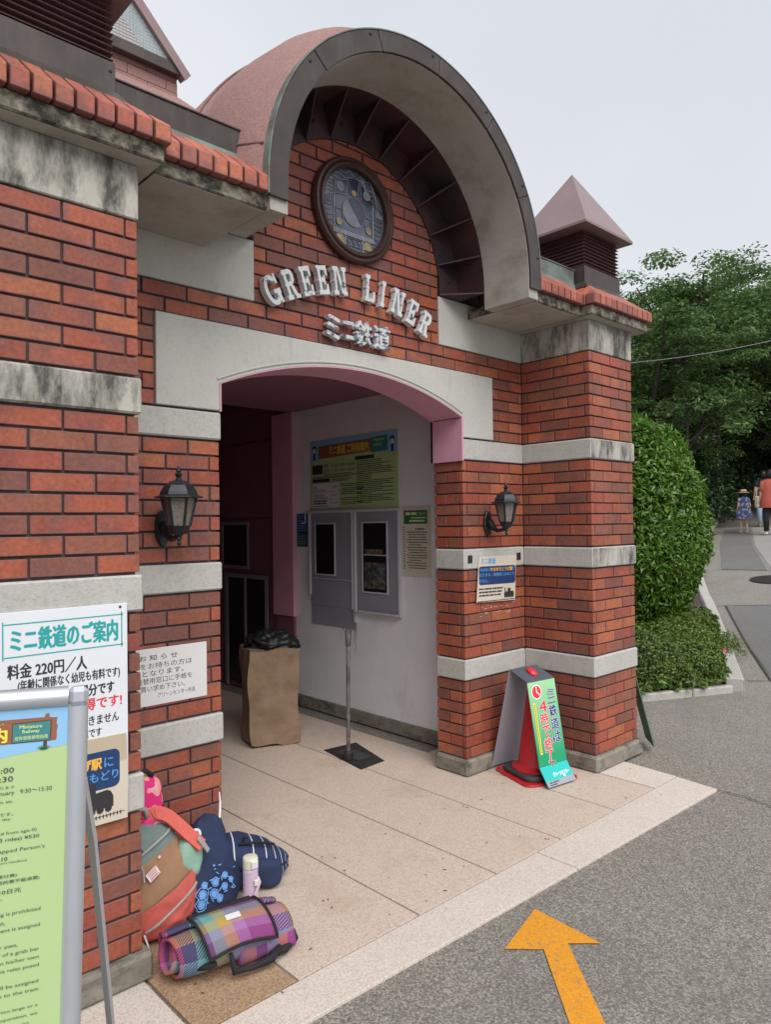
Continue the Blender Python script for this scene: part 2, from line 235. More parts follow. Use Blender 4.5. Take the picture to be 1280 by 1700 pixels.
# ---------------------------------------------------------------- builders
WM = {}
def link(name, data, parent=None, world=True, loc=None, rot=None):
    o = bpy.data.objects.new(name, data); COL.objects.link(o)
    if loc is not None: o.location = loc
    if rot is not None: o.rotation_euler = rot
    m = Matrix.LocRotScale(o.location, o.rotation_euler, None)
    if parent is not None:
        o.parent = parent
        if world: o.matrix_parent_inverse = WM[parent.name].inverted()
        else: m = WM[parent.name] @ m
    WM[o.name] = m
    return o
def thing(name, label, cat, loc=(0,0,0), rz=0, group=None, rot=None):
    o = link(name, None, None, loc=loc, rot=rot or (0,0,rz)); o.empty_display_size = .1
    return tag(o, label, cat, group)
def tag(o, label=None, cat=None, group=None, kind=None):
    if label: o['label'] = label
    if cat: o['category'] = cat
    if group: o['group'] = group
    if kind: o['kind'] = kind
    return o
def T(loc=(0,0,0), rz=0, rx=0, ry=0): return Matrix.Translation(loc) @ Matrix.Rotation(rz,4,'Z') @ Matrix.Rotation(ry,4,'Y') @ Matrix.Rotation(rx,4,'X')
class MB:
    def __init__(s): s.v = []; s.f = []; s.uv = []
    def add(s, vs, fs, M=None, uvs=None):
        b = len(s.v)
        s.v += [tuple(M @ Vector(p)) for p in vs] if M is not None else [tuple(p) for p in vs]
        s.f += [tuple(i+b for i in f) for f in fs]
        s.uv += uvs if uvs else [(0,0)]*len(vs)
        return s
    def box(s, x0, x1, y0, y1, z0, z1, M=None):
        return s.add([(x0,y0,z0),(x1,y0,z0),(x1,y1,z0),(x0,y1,z0),(x0,y0,z1),(x1,y0,z1),(x1,y1,z1),(x0,y1,z1)], [(0,3,2,1),(4,5,6,7),(0,1,5,4),(1,2,6,5),(2,3,7,6),(3,0,4,7)], M)
    def prism(s, pts, y0, y1, M=None):       # polygon in XZ (ccw seen from -y), extruded along y
        n = len(pts); vs = [(x,y0,z) for x,z in pts]+[(x,y1,z) for x,z in pts]
        return s.add(vs, [tuple(range(n)), tuple(range(2*n-1,n-1,-1))]+[(i,i+n,(i+1)%n+n,(i+1)%n) for i in range(n)], M)
    def poly(s, pts, y, M=None): return s.add([(x,y,z) for x,z in pts], [tuple(range(len(pts)))], M)
    def strip(s, A, B, closed=False):
        n = len(A); return s.add(list(A)+list(B), [(i,(i+1)%n,n+(i+1)%n,n+i) for i in range(n if closed else n-1)])
    def tube(s, path, r, n=8, M=None, caps=True):
        P = [Vector(p) for p in path]; R = r if isinstance(r, (list,tuple)) else [r]*len(P); vs = []; up = None
        for i, p in enumerate(P):
            d = (P[min(i+1,len(P)-1)]-P[max(i-1,0)]).normalized()
            if up is None: up = Vector((0,0,1)) if abs(d.z) < .9 else Vector((1,0,0))
            a = d.cross(up).normalized(); b = a.cross(d).normalized(); up = b
            for k in range(n): t = 2*PI*k/n; vs.append(p+(a*math.cos(t)+b*math.sin(t))*R[i])
        fs = [(i*n+k,i*n+(k+1)%n,(i+1)*n+(k+1)%n,(i+1)*n+k) for i in range(len(P)-1) for k in range(n)]
        if caps: fs += [tuple(range(n-1,-1,-1)), tuple(range((len(P)-1)*n,len(P)*n))]
        return s.add(vs, fs, M)
    def lathe(s, prof, n=24, M=None, rot=0):  # (r,z) profile about z
        vs = [(r*math.cos(rot+2*PI*k/n), r*math.sin(rot+2*PI*k/n), z) for r,z in prof for k in range(n)]
        fs = [(i*n+k,i*n+(k+1)%n,(i+1)*n+(k+1)%n,(i+1)*n+k) for i in range(len(prof)-1) for k in range(n)]
        fs += [tuple(range(n-1,-1,-1)), tuple(range((len(prof)-1)*n,len(prof)*n))]
        return s.add(vs, fs, M)
    def blob(s, fn, nu=32, nv=20, M=None):    # fn(theta, phi)-> point ; closed sphere-like grid
        vs = [fn(2*PI*i/nu, PI*j/nv) for j in range(nv+1) for i in range(nu)]; uv = [(i/nu, j/nv) for j in range(nv+1) for i in range(nu)]
        fs = [(j*nu+i, j*nu+(i+1)%nu, (j+1)*nu+(i+1)%nu, (j+1)*nu+i) for j in range(nv) for i in range(nu)]
        return s.add(vs, fs, M, uv)
    def mesh(s, name, material, bevel=0, smooth=False):
        me = bpy.data.meshes.new(name); me.from_pydata(s.v, [], s.f)
        if any(u != (0,0) for u in s.uv):
            l = me.uv_layers.new(name='UVMap'); vi = np.zeros(len(me.loops), 'i'); me.loops.foreach_get('vertex_index', vi); l.data.foreach_set('uv', np.array(s.uv, 'f')[vi].ravel())
        bm = bmesh.new(); bm.from_mesh(me)
        bmesh.ops.recalc_face_normals(bm, faces=bm.faces)
        if bevel:
            bm.normal_update(); es = [e for e in bm.edges if len(e.link_faces) == 2 and e.calc_face_angle(0) > .5]
            bmesh.ops.bevel(bm, geom=es, offset=bevel, segments=1, affect='EDGES', profile=.5, clamp_overlap=True)
        bm.to_mesh(me); bm.free()
        if smooth: me.polygons.foreach_set('use_smooth', [True]*len(me.polygons))
        mm = MATS[material] if isinstance(material, str) else material
        me.materials.append(mm); return me
    def build(s, name, material, parent=None, bevel=0, smooth=False, world=True, label=None, kind=None):
        o = link(name, s.mesh(name, material, bevel, smooth), parent, world)
        if getattr(s, 'stuff', False): kind = 'stuff'
        return tag(o, label, kind=kind)
def box(name, m, parent, x0, x1, y0, y1, z0, z1, bevel=0, **k): return MB().box(x0,x1,y0,y1,z0,z1).build(name, m, parent, bevel, **k)

# ---- text
_tc = {}
def glyphs(s, offset=0):
    if (s, offset) in _tc: return _tc[(s, offset)]
    cu = bpy.data.curves.new('text', 'FONT'); cu.body = s; cu.resolution_u = 2; cu.offset = offset; cu.space_line = 1.0
    ob = bpy.data.objects.new('text', cu); me = ob.to_mesh()
    v = np.zeros(len(me.vertices)*3); me.vertices.foreach_get('co', v); v = v.reshape(-1,3)[:, :2].copy(); fs = [tuple(p.vertices) for p in me.polygons]
    ob.to_mesh_clear(); bpy.data.objects.remove(ob); bpy.data.curves.remove(cu)
    _tc[(s, offset)] = (v, fs); return v, fs
class TX(MB):
    def put(s, txt, x0, x1, z0, z1, y, offset=0.0, shear=0):   # fit text in a box of the XZ plane facing -y; heavy strokes = nearby copies
        if offset > 0:
            hh = (z1-z0)/(1+txt.count('\n')); b = hh*min(offset*1.6, .075)
            for k, (dx, dz) in enumerate(((-1,0),(1,0),(0,-.7),(0,.7),(-.7,-.5),(.7,.5))): s.put(txt, x0+dx*b, x1+dx*b, z0+dz*b, z1+dz*b, y-.00003*k)
            return s
        v, fs = glyphs(txt, 0)
        if not len(v): print('NO GLYPH', txt); return s
        a, b = v.min(0), v.max(0); d = np.maximum(b-a, 1e-6)
        vs = [(x0+(p[0]-a[0])/d[0]*(x1-x0), y, z0+(p[1]-a[1])/d[1]*(z1-z0)) for p in v]
        return s.add(vs, fs)
    def bars(s, x0, x1, z, h, y, seed=0):                      # a line of print too small to read: broken dashes
        r = random.Random(seed); x = x0
        while x < x1:
            s.stuff = True; l = r.uniform(.6, 2.2)*h*1.6; e = min(x+l, x1); s.add([(x,y,z),(e,y,z),(e,y,z+h),(x,y,z+h)], [(0,1,2,3)]); x = e+r.uniform(.25,.6)*h
        return s
def rect(m, x0, x1, z0, z1, y): return m.add([(x0,y,z0),(x1,y,z0),(x1,y,z1),(x0,y,z1)], [(0,1,2,3)])
def rrect(x0, x1, z0, z1, r, n=5):
    p = []
    for cx, cz, a in ((x1-r,z0+r,-PI/2),(x1-r,z1-r,0),(x0+r,z1-r,PI/2),(x0+r,z0+r,PI)):
        for i in range(n+1): t = a+PI/2*i/n; p.append((cx+r*math.cos(t), cz+r*math.sin(t)))
    return p
def circ(cx, cz, r, n=28, rz=None): return [(cx+r*math.cos(2*PI*i/n), cz+(rz or r)*math.sin(2*PI*i/n)) for i in range(n)]
def Z(n): return n*.07-.04

# ================================================================ GROUND
def gh(x, y=0):
    t = x-3.0
    return .106*t*t/(t+1) if t > 0 else 0.0
def sheet(name, m, poly, lift, step=None, parent=None, kind='structure', **k):
    """polygon draped on the ground"""
    bm = bmesh.new(); vs = [bm.verts.new((x,y,0)) for x,y in poly]; bm.faces.new(vs)
    if step:
        lo = min(p[0] for p in poly); hi = max(p[0] for p in poly); x = max(lo, 2.9)+step
        while x < hi:
            g = bm.verts[:]+bm.edges[:]+bm.faces[:]; bmesh.ops.bisect_plane(bm, geom=g, plane_co=(x,0,0), plane_no=(1,0,0)); x += step
    for v in bm.verts: v.co.z = gh(v.co.x)+lift
    bmesh.ops.recalc_face_normals(bm, faces=bm.faces)
    for f in bm.faces:
        if f.normal.z < 0: f.normal_flip()
    me = bpy.data.meshes.new(name); bm.to_mesh(me); bm.free(); me.materials.append(MATS[m])
    o = link(name, me, parent)
    if kind and parent is None: o['kind'] = kind
    return o
gx = [-60,-30,-12,-6,0,2.9]+[3+.5*i for i in range(14)]+[10+1.5*i for i in range(14)]+[36,50,80,140,260]
gy = [-80,-30,-12,-5,0,5,12,30,80,200]
G = MB(); G.add([(x,y,gh(min(x,32))-.012) for y in gy for x in gx], [(j*len(gx)+i, j*len(gx)+i+1, (j+1)*len(gx)+i+1, (j+1)*len(gx)+i) for j in range(len(gy)-1) for i in range(len(gx)-1)])
G.build('ground', 'asphalt', kind='structure')
# patches and seams of the road
sheet('road_patch', 'asphalt_dark', [(3.5,-.40),(3.25,-2.4),(6.9,-3.0),(7.2,.85),(6.86,1.40),(5.0,.45)], -.006, .6)
sheet('road_patch', 'asphalt_dark', [(10.05,1.95),(9.95,2.72),(13.6,4.25),(16.3,5.2),(16.8,4.75),(13.2,3.35)], -.006, .8)
sheet('road_patch', 'asphalt_light', [(10.15,1.90),(13.2,3.30),(16.8,4.7),(18,3.0),(12,-1.5),(10.3,-2.5)], -.006, .8)
def seam(pts, wd=.012):
    A = []; B = []
    for i, p in enumerate(pts):
        q = pts[min(i+1,len(pts)-1)]; o = pts[max(i-1,0)]; d = Vector((q[0]-o[0], q[1]-o[1])).normalized(); n = Vector((-d.y, d.x))*wd/2
        A.append((p[0]+n.x, p[1]+n.y)); B.append((p[0]-n.x, p[1]-n.y))
    return sheet('road_seam', 'seam', A+B[::-1], -.002, .6)
seam([(3.46,-.38),(4.9,.40),(6.86,1.42)], .022); seam([(3.14,.08),(3.46,-.38),(3.25,-2.4)], .012); seam([(7.4,-.2),(6.86,1.42),(6.6,1.6)], .014); seam([(10.3,0),(9.95,2.8)], .016)
seam([(.24,-1.19),(.245,-1.35),(.20,-1.5),(.05,-1.8),(-.2,-2.4)], .008)
# planter soil + kerbs
sheet('soil', 'soil', [(1.0,.55),(2.80,-.22),(4.5,.66),(6.7,1.75),(10.5,3.7),(10,6),(1.0,6)], .03, .6)
kerb = thing('granite_kerb', 'pale granite kerb edging the azalea bed and bush beside the path', 'kerb', (2.9,-.3,0))
def kerb_piece(a, b, w0, z1, m='granite', z0=-.1):
    a = Vector(a); b = Vector(b); d = (b-a).normalized(); n = Vector((-d.y, d.x)); a2 = a+d*.004; b2 = b-d*.004
    P = [a2, b2, b2+n*w0, a2+n*w0]; vs = [(p.x,p.y,gh(p.x)+z0) for p in P]+[(p.x,p.y,gh(p.x)+z1) for p in P]
    MB().add(vs, [(0,3,2,1),(4,5,6,7),(0,1,5,4),(1,2,6,5),(2,3,7,6),(3,0,4,7)]).build('kerb_stone', m, kerb, .012)
side = [(2.93,-.33),(3.38,-.12),(3.85,.11),(4.32,.33),(4.8,.57),(5.4,.87),(6.0,1.17),(6.6,1.48),(7.2,1.8),(8.2,2.3),(9.2,2.78),(10.4,3.3),(12,3.95),(14,4.72),(16.5,5.6),(19,6.4)]
kerb_piece((2.93,-.33), (2.86,-.18), -.2, .11)
for a, b in zip(side, side[1:]): kerb_piece(a, b, .13, .10)
frt = [(.9,.62),(1.4,.39),(1.9,.16),(2.4,-.085),(2.82,-.28)]
for a, b in zip(frt, frt[1:]): kerb_piece(a, b, .07, .055, 'granite')

# forecourt paving: separate slabs with recessed joints
court = MB().add([(-3.9,-1.06,-.06),(.24,-1.16,-.06),(.33,-.5,-.06),(.33,6,-.06),(-3.9,6,-.06)]+[(-3.9,-1.06,-.03),(.24,-1.16,-.03),(.33,-.5,-.03),(.33,6,-.03),(-3.9,6,-.03)],[(4,3,2,1,0),(5,6,7,8,9)]+[(i,(i+1)%5,(i+1)%5+5,i+5) for i in range(5)]).build('forecourt', 'seam', kind='structure')
jx = [-2.994,-2.610,-2.003,-1.505,-.990,-.464,-.004]
for i, (a, b) in enumerate(zip(jx, jx[1:])):
    y1 = .5 if i in (0,5) else 2.2
    MB().box(a+.0045,b-.0045,-.921,y1,-.03,0).build('paving_slab', 'paving_stained' if i == 0 else 'paving', court, .0015)
    if y1 > 1: MB().box(a+.0045,b-.0045,y1+.009,6,-.03,0).build('paving_slab', 'paving', court, .0015)
MB().box(-3.9,-3.003,-.921,.4,-.03,0).build('paving_slab', 'paving_pale', court, .0015)
MB().add([(.005,-.921,-.03),(.283,-.921,-.03),(.335,-.3,-.03),(.005,-.3,-.03),(.005,-.921,0),(.283,-.921,0),(.335,-.3,0),(.005,-.3,0)],[(0,3,2,1),(4,5,6,7),(0,1,5,4),(1,2,6,5),(2,3,7,6),(3,0,4,7)]).build('paving_slab', 'paving_pale', court, .0015)
for x0, x1 in ((-3.9,-1.2),(-1.194,.24)):
    f = lambda x: -1.114-(x+2.737)*.0256; xr = x1+(.04 if x1 > 0 else 0)
    MB().add([(x0,f(x0),-.03),(x1,f(x1),-.03),(xr,-.929,-.03),(x0,-.929,-.03),(x0,f(x0),0),(x1,f(x1),0),(xr,-.929,0),(x0,-.929,0)], [(0,3,2,1),(4,5,6,7),(0,1,5,4),(1,2,6,5),(2,3,7,6),(3,0,4,7)]).build('paving_slab', 'paving_pale', court, .0015)
lt_ = MB(); rl = random.Random(5)
for k in range(150):
    x = rl.uniform(-3.2,.3) if k < 70 else rl.uniform(-1.5,6); y = rl.uniform(-1.0,-.1) if k < 70 else rl.uniform(-2.6,.2); a = rl.uniform(0,6.28); l = rl.uniform(.004,.011); zz = .0015 if k < 70 else gh(x)-.004
    lt_.add([(x-l*math.cos(a),y-l*math.sin(a),zz),(x-l*.4*math.sin(a),y+l*.4*math.cos(a),zz+.002),(x+l*math.cos(a),y+l*math.sin(a),zz+.001),(x+l*.4*math.sin(a),y-l*.4*math.cos(a),zz+.002)], [(0,1,2,3)])
mat('litter', (.10,.07,.045), .9, .3, 20, island=True); lt_.build('leaf_litter', 'litter', kind='stuff', label='tiny dead leaves and grit scattered on the paving and asphalt').__setattr__('pass_index', 0)
# manhole and painted arrow
mh = MB().lathe([(.40,0),(.40,.008),(.33,.011),(0.001,.011)], 40, T((9.15,1.50,gh(9.15)+.0),0,0,-.105)); tag(mh.build('manhole_cover', 'iron'), 'round dark iron manhole cover in the sloping path', 'manhole cover')
ar = sheet('painted_arrow', 'arrow_paint', [(-1.618,-1.215),(-1.643,-1.535),(-1.733,-1.448),(-2.14,-1.90),(-2.235,-1.83),(-1.831,-1.407),(-1.933,-1.303)], -.007, None, kind=None)
tag(ar, 'orange arrow painted on the asphalt pointing at the entrance', 'arrow marking')

# ================================================================ STATION BUILDING
CX = -1.505
bld = thing('station_building', 'red brick miniature railway station with an arched entrance and barrel gable', 'building', (CX,.2,0))
def part(name, m, mb, bevel=0, parent=bld, **k): return mb.build(name, m, parent, bevel, **k)
R_, CZ = .67, 3.02
wall = part('wall', 'mortar', MB().box(-5.5,-2.382,.012,.24,0,2.2).box(-.618,1.2,.012,.24,0,2.2).prism(
    [(-5.5,2.2),(-2.382,2.2),(-2.382,2.262)]+[(CX+2.19*math.sin(a), .253+2.19*math.cos(a)) for a in np.linspace(-.405,.405,17)]+[(-.618,2.262),(-.618,2.2),(1.2,2.2),(1.2,2.89)]
    +[(CX+.83*math.cos(a), CZ+.83*math.sin(a)) for a in np.linspace(0,PI,25)]+[(-5.5,2.89)], .012, .24))
pilR = part('pillar', 'mortar', MB().box(.012,.52,-.52,.011,0,2.75)); pilL = part('pillar', 'mortar', MB().box(-3.52,-3.012,-.52,.011,0,2.75))

# bricks -----------------------------------------------------
P0 = .2168; DEP = .035
bricks = []   # (wallpart, (cx,cy,cz), rotz, length, (depth))
def segs(a, b, g0, ph, owna, ownb):
    js = []; k = math.floor((a-g0)/P0)-1
    x = g0+k*P0+(P0/2 if ph else 0)
    while x < b+P0:
        if a+.03 < x < b-.03: js.append(x)
        x += P0
    e = [a]+js+[b]; return [(p+(.004 if i else 0), q-(.004 if i < len(e)-2 else 0)) for i, (p, q) in enumerate(zip(e, e[1:]))]
def lay(part_, face, const, a, b, rows, g0, flip=0, clip=None):
    """face 'f' looks -y at y=const (run along x), 'l' looks -x at x=const, 'r' looks +x at x=const (run along y)"""
    for n in rows:
        zc = Z(n)+.035; aa, bb = a(n) if callable(a) else a, b(n) if callable(b) else b
        if bb-aa < .02: continue
        for p, q in segs(aa, bb, g0, (n+flip) % 2, 0, 0):
            if clip and not clip((p+q)/2, zc): continue
            c = (p+q)/2; d = DEP/2
            pos, rz = {'f': ((c,const+d,zc),0), 'l': ((const+d,c,zc),-PI/2), 'r': ((const-d,c,zc),PI/2)}[face]
            bricks.append((part_, pos, rz, q-p))
COURSES = [r for n in ((2,9),(11,19),(21,29),(31,39)) for r in range(*n)]
LOW = [n for n in COURSES if n < 29]
od = lambda n: n % 2 == 1
# right pillar: odd rows -> front owns the corner ; even rows -> side owns
lay(pilR, 'f', -.5326, lambda n: 0 if od(n) else .035+.008, .5326, COURSES, .151, 1-28%2)
lay(pilR, 'l', 0, lambda n: -.5326+(.035+.008 if od(n) else 0), -.002, COURSES, -.26, 1)
lay(pilR, 'r', .5326, -.49, -.002, COURSES, -.26, 1)
lay(pilL, 'f', -.5326, -3.5326, lambda n: -3.0, COURSES, -3.261, 0)
lay(pilL, 'r', -3.0, -.49, -.002, COURSES, -.26, 0)
lay(pilL, 'l', -3.5326, -.49, -.002, COURSES, -.26, 0)
# main wall
g = -2.746
lay(wall, 'f', 0, -2.998, lambda n: -2.37, LOW, g, 0)
lay(wall, 'f', 0, lambda n: -.63 if od(n) else -.63+.043, -.002, LOW, g, 0)
lay(wall, 'l', -.63, lambda n: .043 if od(n) else 0, .25, LOW, .14, 1)
lay(wall, 'r', -2.37, .043, .25, LOW, .14, 1)
lay(wall, 'f', 0, -2.998, -2.69, range(31,37), g, 0); lay(wall, 'f', 0, -.328, -.002, range(31,37), g, 0)
lay(wall, 'f', 0, -2.998, -.002, range(37,39), g, 0)
lay(wall, 'f', 0, -2.168, -.842, range(39,54), g, 0, lambda x, z: z < 3.0 or (x-CX)**2+(z-CZ)**2 < .74**2)
lay(wall, 'f', 0, -5.5, -3.534, COURSES, g, 0); lay(wall, 'f', 0, .534, 1.2, COURSES, g, 0)
camM = cam.matrix_world.inverted()
def score(b):
    p = camM @ Vector(b[1]); d = -p.z
    if d <= .1: return 0
    u, v = p.x/d*1201.8, p.y/d*1201.8
    inn = abs(u) < 690 and abs(v) < 890
    if b[2] > 0: return 0.0001
    return (b[3]/d**2 * (.6 if b[2] == 0 else .7)) * (1 if inn else 1e-3)
bricks.sort(key=score, reverse=True)
_bm = {}
def brick_mesh(l):
    k = round(l, 3)
    if k not in _bm: _bm[k] = MB().box(-l/2,l/2,-DEP/2,DEP/2,-.0305,.0305).mesh('brick', 'brick', .0022)
    return _bm[k]
rest = {}
for i, (pt, pos, rz, l) in enumerate(bricks):
    j = (random.uniform(-.0012,.0012), random.uniform(-.0012,.0012), random.uniform(-.0007,.0007))
    if i < 300:
        link('brick', brick_mesh(l), pt, loc=(pos[0]+j[0],pos[1]+j[1],pos[2]+j[2]), rot=(random.uniform(-.006,.006),random.uniform(-.003,.003),rz+random.uniform(-.004,.004)))
    else:
        m_ = rest.setdefault('all', bmesh.new()); mm = T((pos[0]+j[0],pos[1]+j[1],pos[2]+j[2]), rz+random.uniform(-.004,.004))
        q = bmesh.ops.create_cube(m_, size=1, matrix=mm @ Matrix.Diagonal((l,DEP,.061,1)))
m_ = rest['all']; bmesh.ops.bevel(m_, geom=m_.edges[:], offset=.0022, segments=1, affect='EDGES')
me = bpy.data.meshes.new('brickwork'); m_.to_mesh(me); m_.free(); me.materials.append(MATS['brick_far']); tag(link('brickwork', me, bld), kind='stuff')

# stone bands ------------------------------------------------
for n in (10,20,30):
    z0, z1 = Z(n)-.064, Z(n)+.064
    st = 'stone_stained'
    box('stone_band', 'stone' if n < 30 else 'stone', bld, .001-.010,.5426,-.5426,-.0,z0,z1,.007)
    box('stone_band', 'stone_stained' if n == 30 else 'stone', bld, -3.5426,-2.990,-.5426,-.0,z0,z1,.007)
    box('stone_band', 'stone', bld, -.6400,-.0105,-.010,.238,z0,z1,.007) if n < 30 else box('stone_band', 'stone', bld, -.6300,-.0105,-.010,.04,z0,z1,.004)
    box('stone_band', 'stone', bld, -2.9885,-2.362,-.010,.248,z0,z1,.007)
    box('stone_band', 'stone', bld, -5.5,-3.544,-.010,.248,z0,z1,.007); box('stone_band', 'stone', bld, .544,1.2,-.010,.248,z0,z1,.007)
# darker weathering on the street face of the end bands: separate facing slips
for n in (20,30):
    z0, z1 = Z(n)-.064, Z(n)+.064
    box('stone_facing', 'stone_stained', bld, -.004,.538,-.5445,-.5428,z0+.005,z1-.005)
for x0, x1, y0, y1 in ((-.03,.5626,-.5626,.0),(-3.5626,-2.97,-.5626,.0),(-.66,-.031,-.03,.245),(-2.969,-2.34,-.03,.245),(-5.5,-3.563,-.03,.245)):
    box('plinth', 'base_stone', bld, x0,x1,y0,y1,0,.099,.012)
box('plinth', 'base_stone', bld, .563,1.2,-.03,.245,0,.099,.012)
# cap blocks
ZC, ZS, ZT = 2.693, 2.89, 2.955
box('cap_block', 'stone_stained', bld, -.004,.5366,-.5366,-.0,ZC,ZS,.004); box('cap_block', 'stone_stained', bld, -3.5366,-2.996,-.5366,-.0,ZC,ZS,.004)
box('wall_panel', 'stone_panel', bld, -.840,-.0055,-.007,.05,ZC,2.99,.003); box('wall_panel', 'stone_panel', bld, -2.9945,-2.170,-.007,.05,ZC,2.99,.003)
# arched lintel panel
RA, ZA = 2.168, .275
arc = [(CX+RA*math.sin(a), ZA+RA*math.cos(a)) for a in np.linspace(-.410,.410,25)]
part('lintel', 'stone_panel', MB().prism([(-2.685,2.135),(-2.370,2.135)]+[(-2.370,2.262)]+[p for p in arc if -2.365 < p[0] < -.645]+[(-.640,2.262)]+[(-.640,2.135),(-.332,2.135),(-.332,2.548),(-2.685,2.548)], -.012, .03), .003)
# small roll moulding round the opening
mo = [(CX+(RA+.022)*math.sin(a), -.0135, ZA+(RA+.022)*math.cos(a)) for a in np.linspace(-.412,.405,33)]
part('moulding', 'stone_panel', MB().tube(mo, .0055, 6))
# pink reveal: soffit and jamb tops
rv = [(-2.366,2.262)]+[(CX+(RA-.004)*math.sin(a), ZA+(RA-.004)*math.cos(a)) for a in np.linspace(-.407,.407,25)]+[(-.644,2.262)]
rv2 = [(x+(0), z+.012) for x, z in rv]
part('reveal', 'pink_paint', MB().prism(rv+rv2[::-1], -.0105, .26))
part('reveal', 'pink_paint', MB().box(-.646,-.6305,-.0125,.262,1.985,2.258).box(-.646,-.35,.2415,.262,1.985,2.7), .002)
part('reveal', 'pink_paint', MB().box(-2.3695,-2.36,-.0125,.262,2.131,2.262), .001)

# slabs (cornice)
def mir(x0, x1): return (2*CX-x1, 2*CX-x0)
for s in (0, 1):
    a = (-.08,.63); b = (-.568,-.0805)
    if s: a = mir(*a); b = mir(*b)
    box('cornice', 'stone_mouldy', bld, a[0],a[1],-.612,.3,ZS+.003,ZT,.006)
    box('cornice', 'stone_mouldy', bld, b[0],b[1],-.525,.3,ZS+.003,ZT,.006)
    box('cornice_soffit', 'concrete', bld, a[0]+.01,a[1]-.01,-.60,-.012,ZS-.0,ZS+.0028); box('cornice_soffit', 'concrete', bld, b[0]+.001,b[1]-.001,-.515,-.012,ZS,ZS+.0028)

# cap tiles ---------------------------------------------------
SL = .80
def tile(u0, u1, r0, r1, M, parent=bld):
    h = .062; z0 = 0; e = .0
    vs = [(u0,0,z0),(u1,0,z0),(u1,r1,z0+.0),(u0,r0,z0+.0),(u0,0,h),(u1,0,h),(u1,r1,h+r1*SL),(u0,r0,h+r0*SL)]
    fs = [(0,3,2,1),(4,5,6,7),(0,1,5,4),(1,2,6,5),(2,3,7,6),(3,0,4,7)]
    me = MB().add(vs, fs).mesh('cap_tile', 'cap_tile', .0028)
    c = M.translation
    o = link('cap_tile', me, parent, loc=M.translation, rot=M.to_euler())
TW = .0672
def row(n, M, run, hip0=False, hip1=False):
    L_ = n*TW
    for i in range(n):
        u0, u1 = i*TW+.005, (i+1)*TW-.005
        r0 = min(run, u0+.002) if hip0 else run; r1 = min(run, u1+.002) if hip0 else run
        if hip1: r0 = min(r0, L_-u0+.002); r1 = min(r1, L_-u1+.002)
        tile(u0, u1, max(r0,.006), max(r1,.006), T((M[0], M[1]+random.uniform(-.002,.002), M[2]))@Matrix.Rotation(M[3],4,'Z'))
zt = ZT+.002
nP = 11; LP = nP*TW   # pillar front
cxR = .275
for s in (0, 1):
    c = cxR if s == 0 else 2*CX-cxR
    row(nP, (c-LP/2,-.64,zt,0), .165, True, True)
    # returns on both sides of the pillar
    for i in range(4):
        u0, u1 = i*TW+.005, (i+1)*TW-.005
        r0 = min(.165, u0+.002); r1 = min(.165, u1+.002)
        # left side (faces -x): u runs from corner backwards -> build mirrored
        vs = [(0,u0,0),(0,u1,0),(r1,u1,0),(r0,u0,0),(0,u0,.062),(0,u1,.062),(r1,u1,.062+r1*SL),(r0,u0,.062+r0*SL)]
        fs = [(0,3,2,1),(4,5,6,7),(0,1,5,4),(1,2,6,5),(2,3,7,6),(3,0,4,7)]
        link('cap_tile', MB().add(vs, fs).mesh('cap_tile','cap_tile',.0028), bld, loc=(c-LP/2,-.64,zt))
        vs = [(-x,y,z) for x,y,z in vs]
        link('cap_tile', MB().add(vs, fs).mesh('cap_tile','cap_tile',.0028), bld, loc=(c+LP/2,-.64,zt))
row(6, (-.505,-.560,zt,0), .15); row(1, (-.572,-.560,zt,0), .15)
row(7, (2*CX+.572-7*TW+7*TW-.0,-.560,zt,0), .15) if False else row(7, (-2.905,-.560,zt,0), .15)
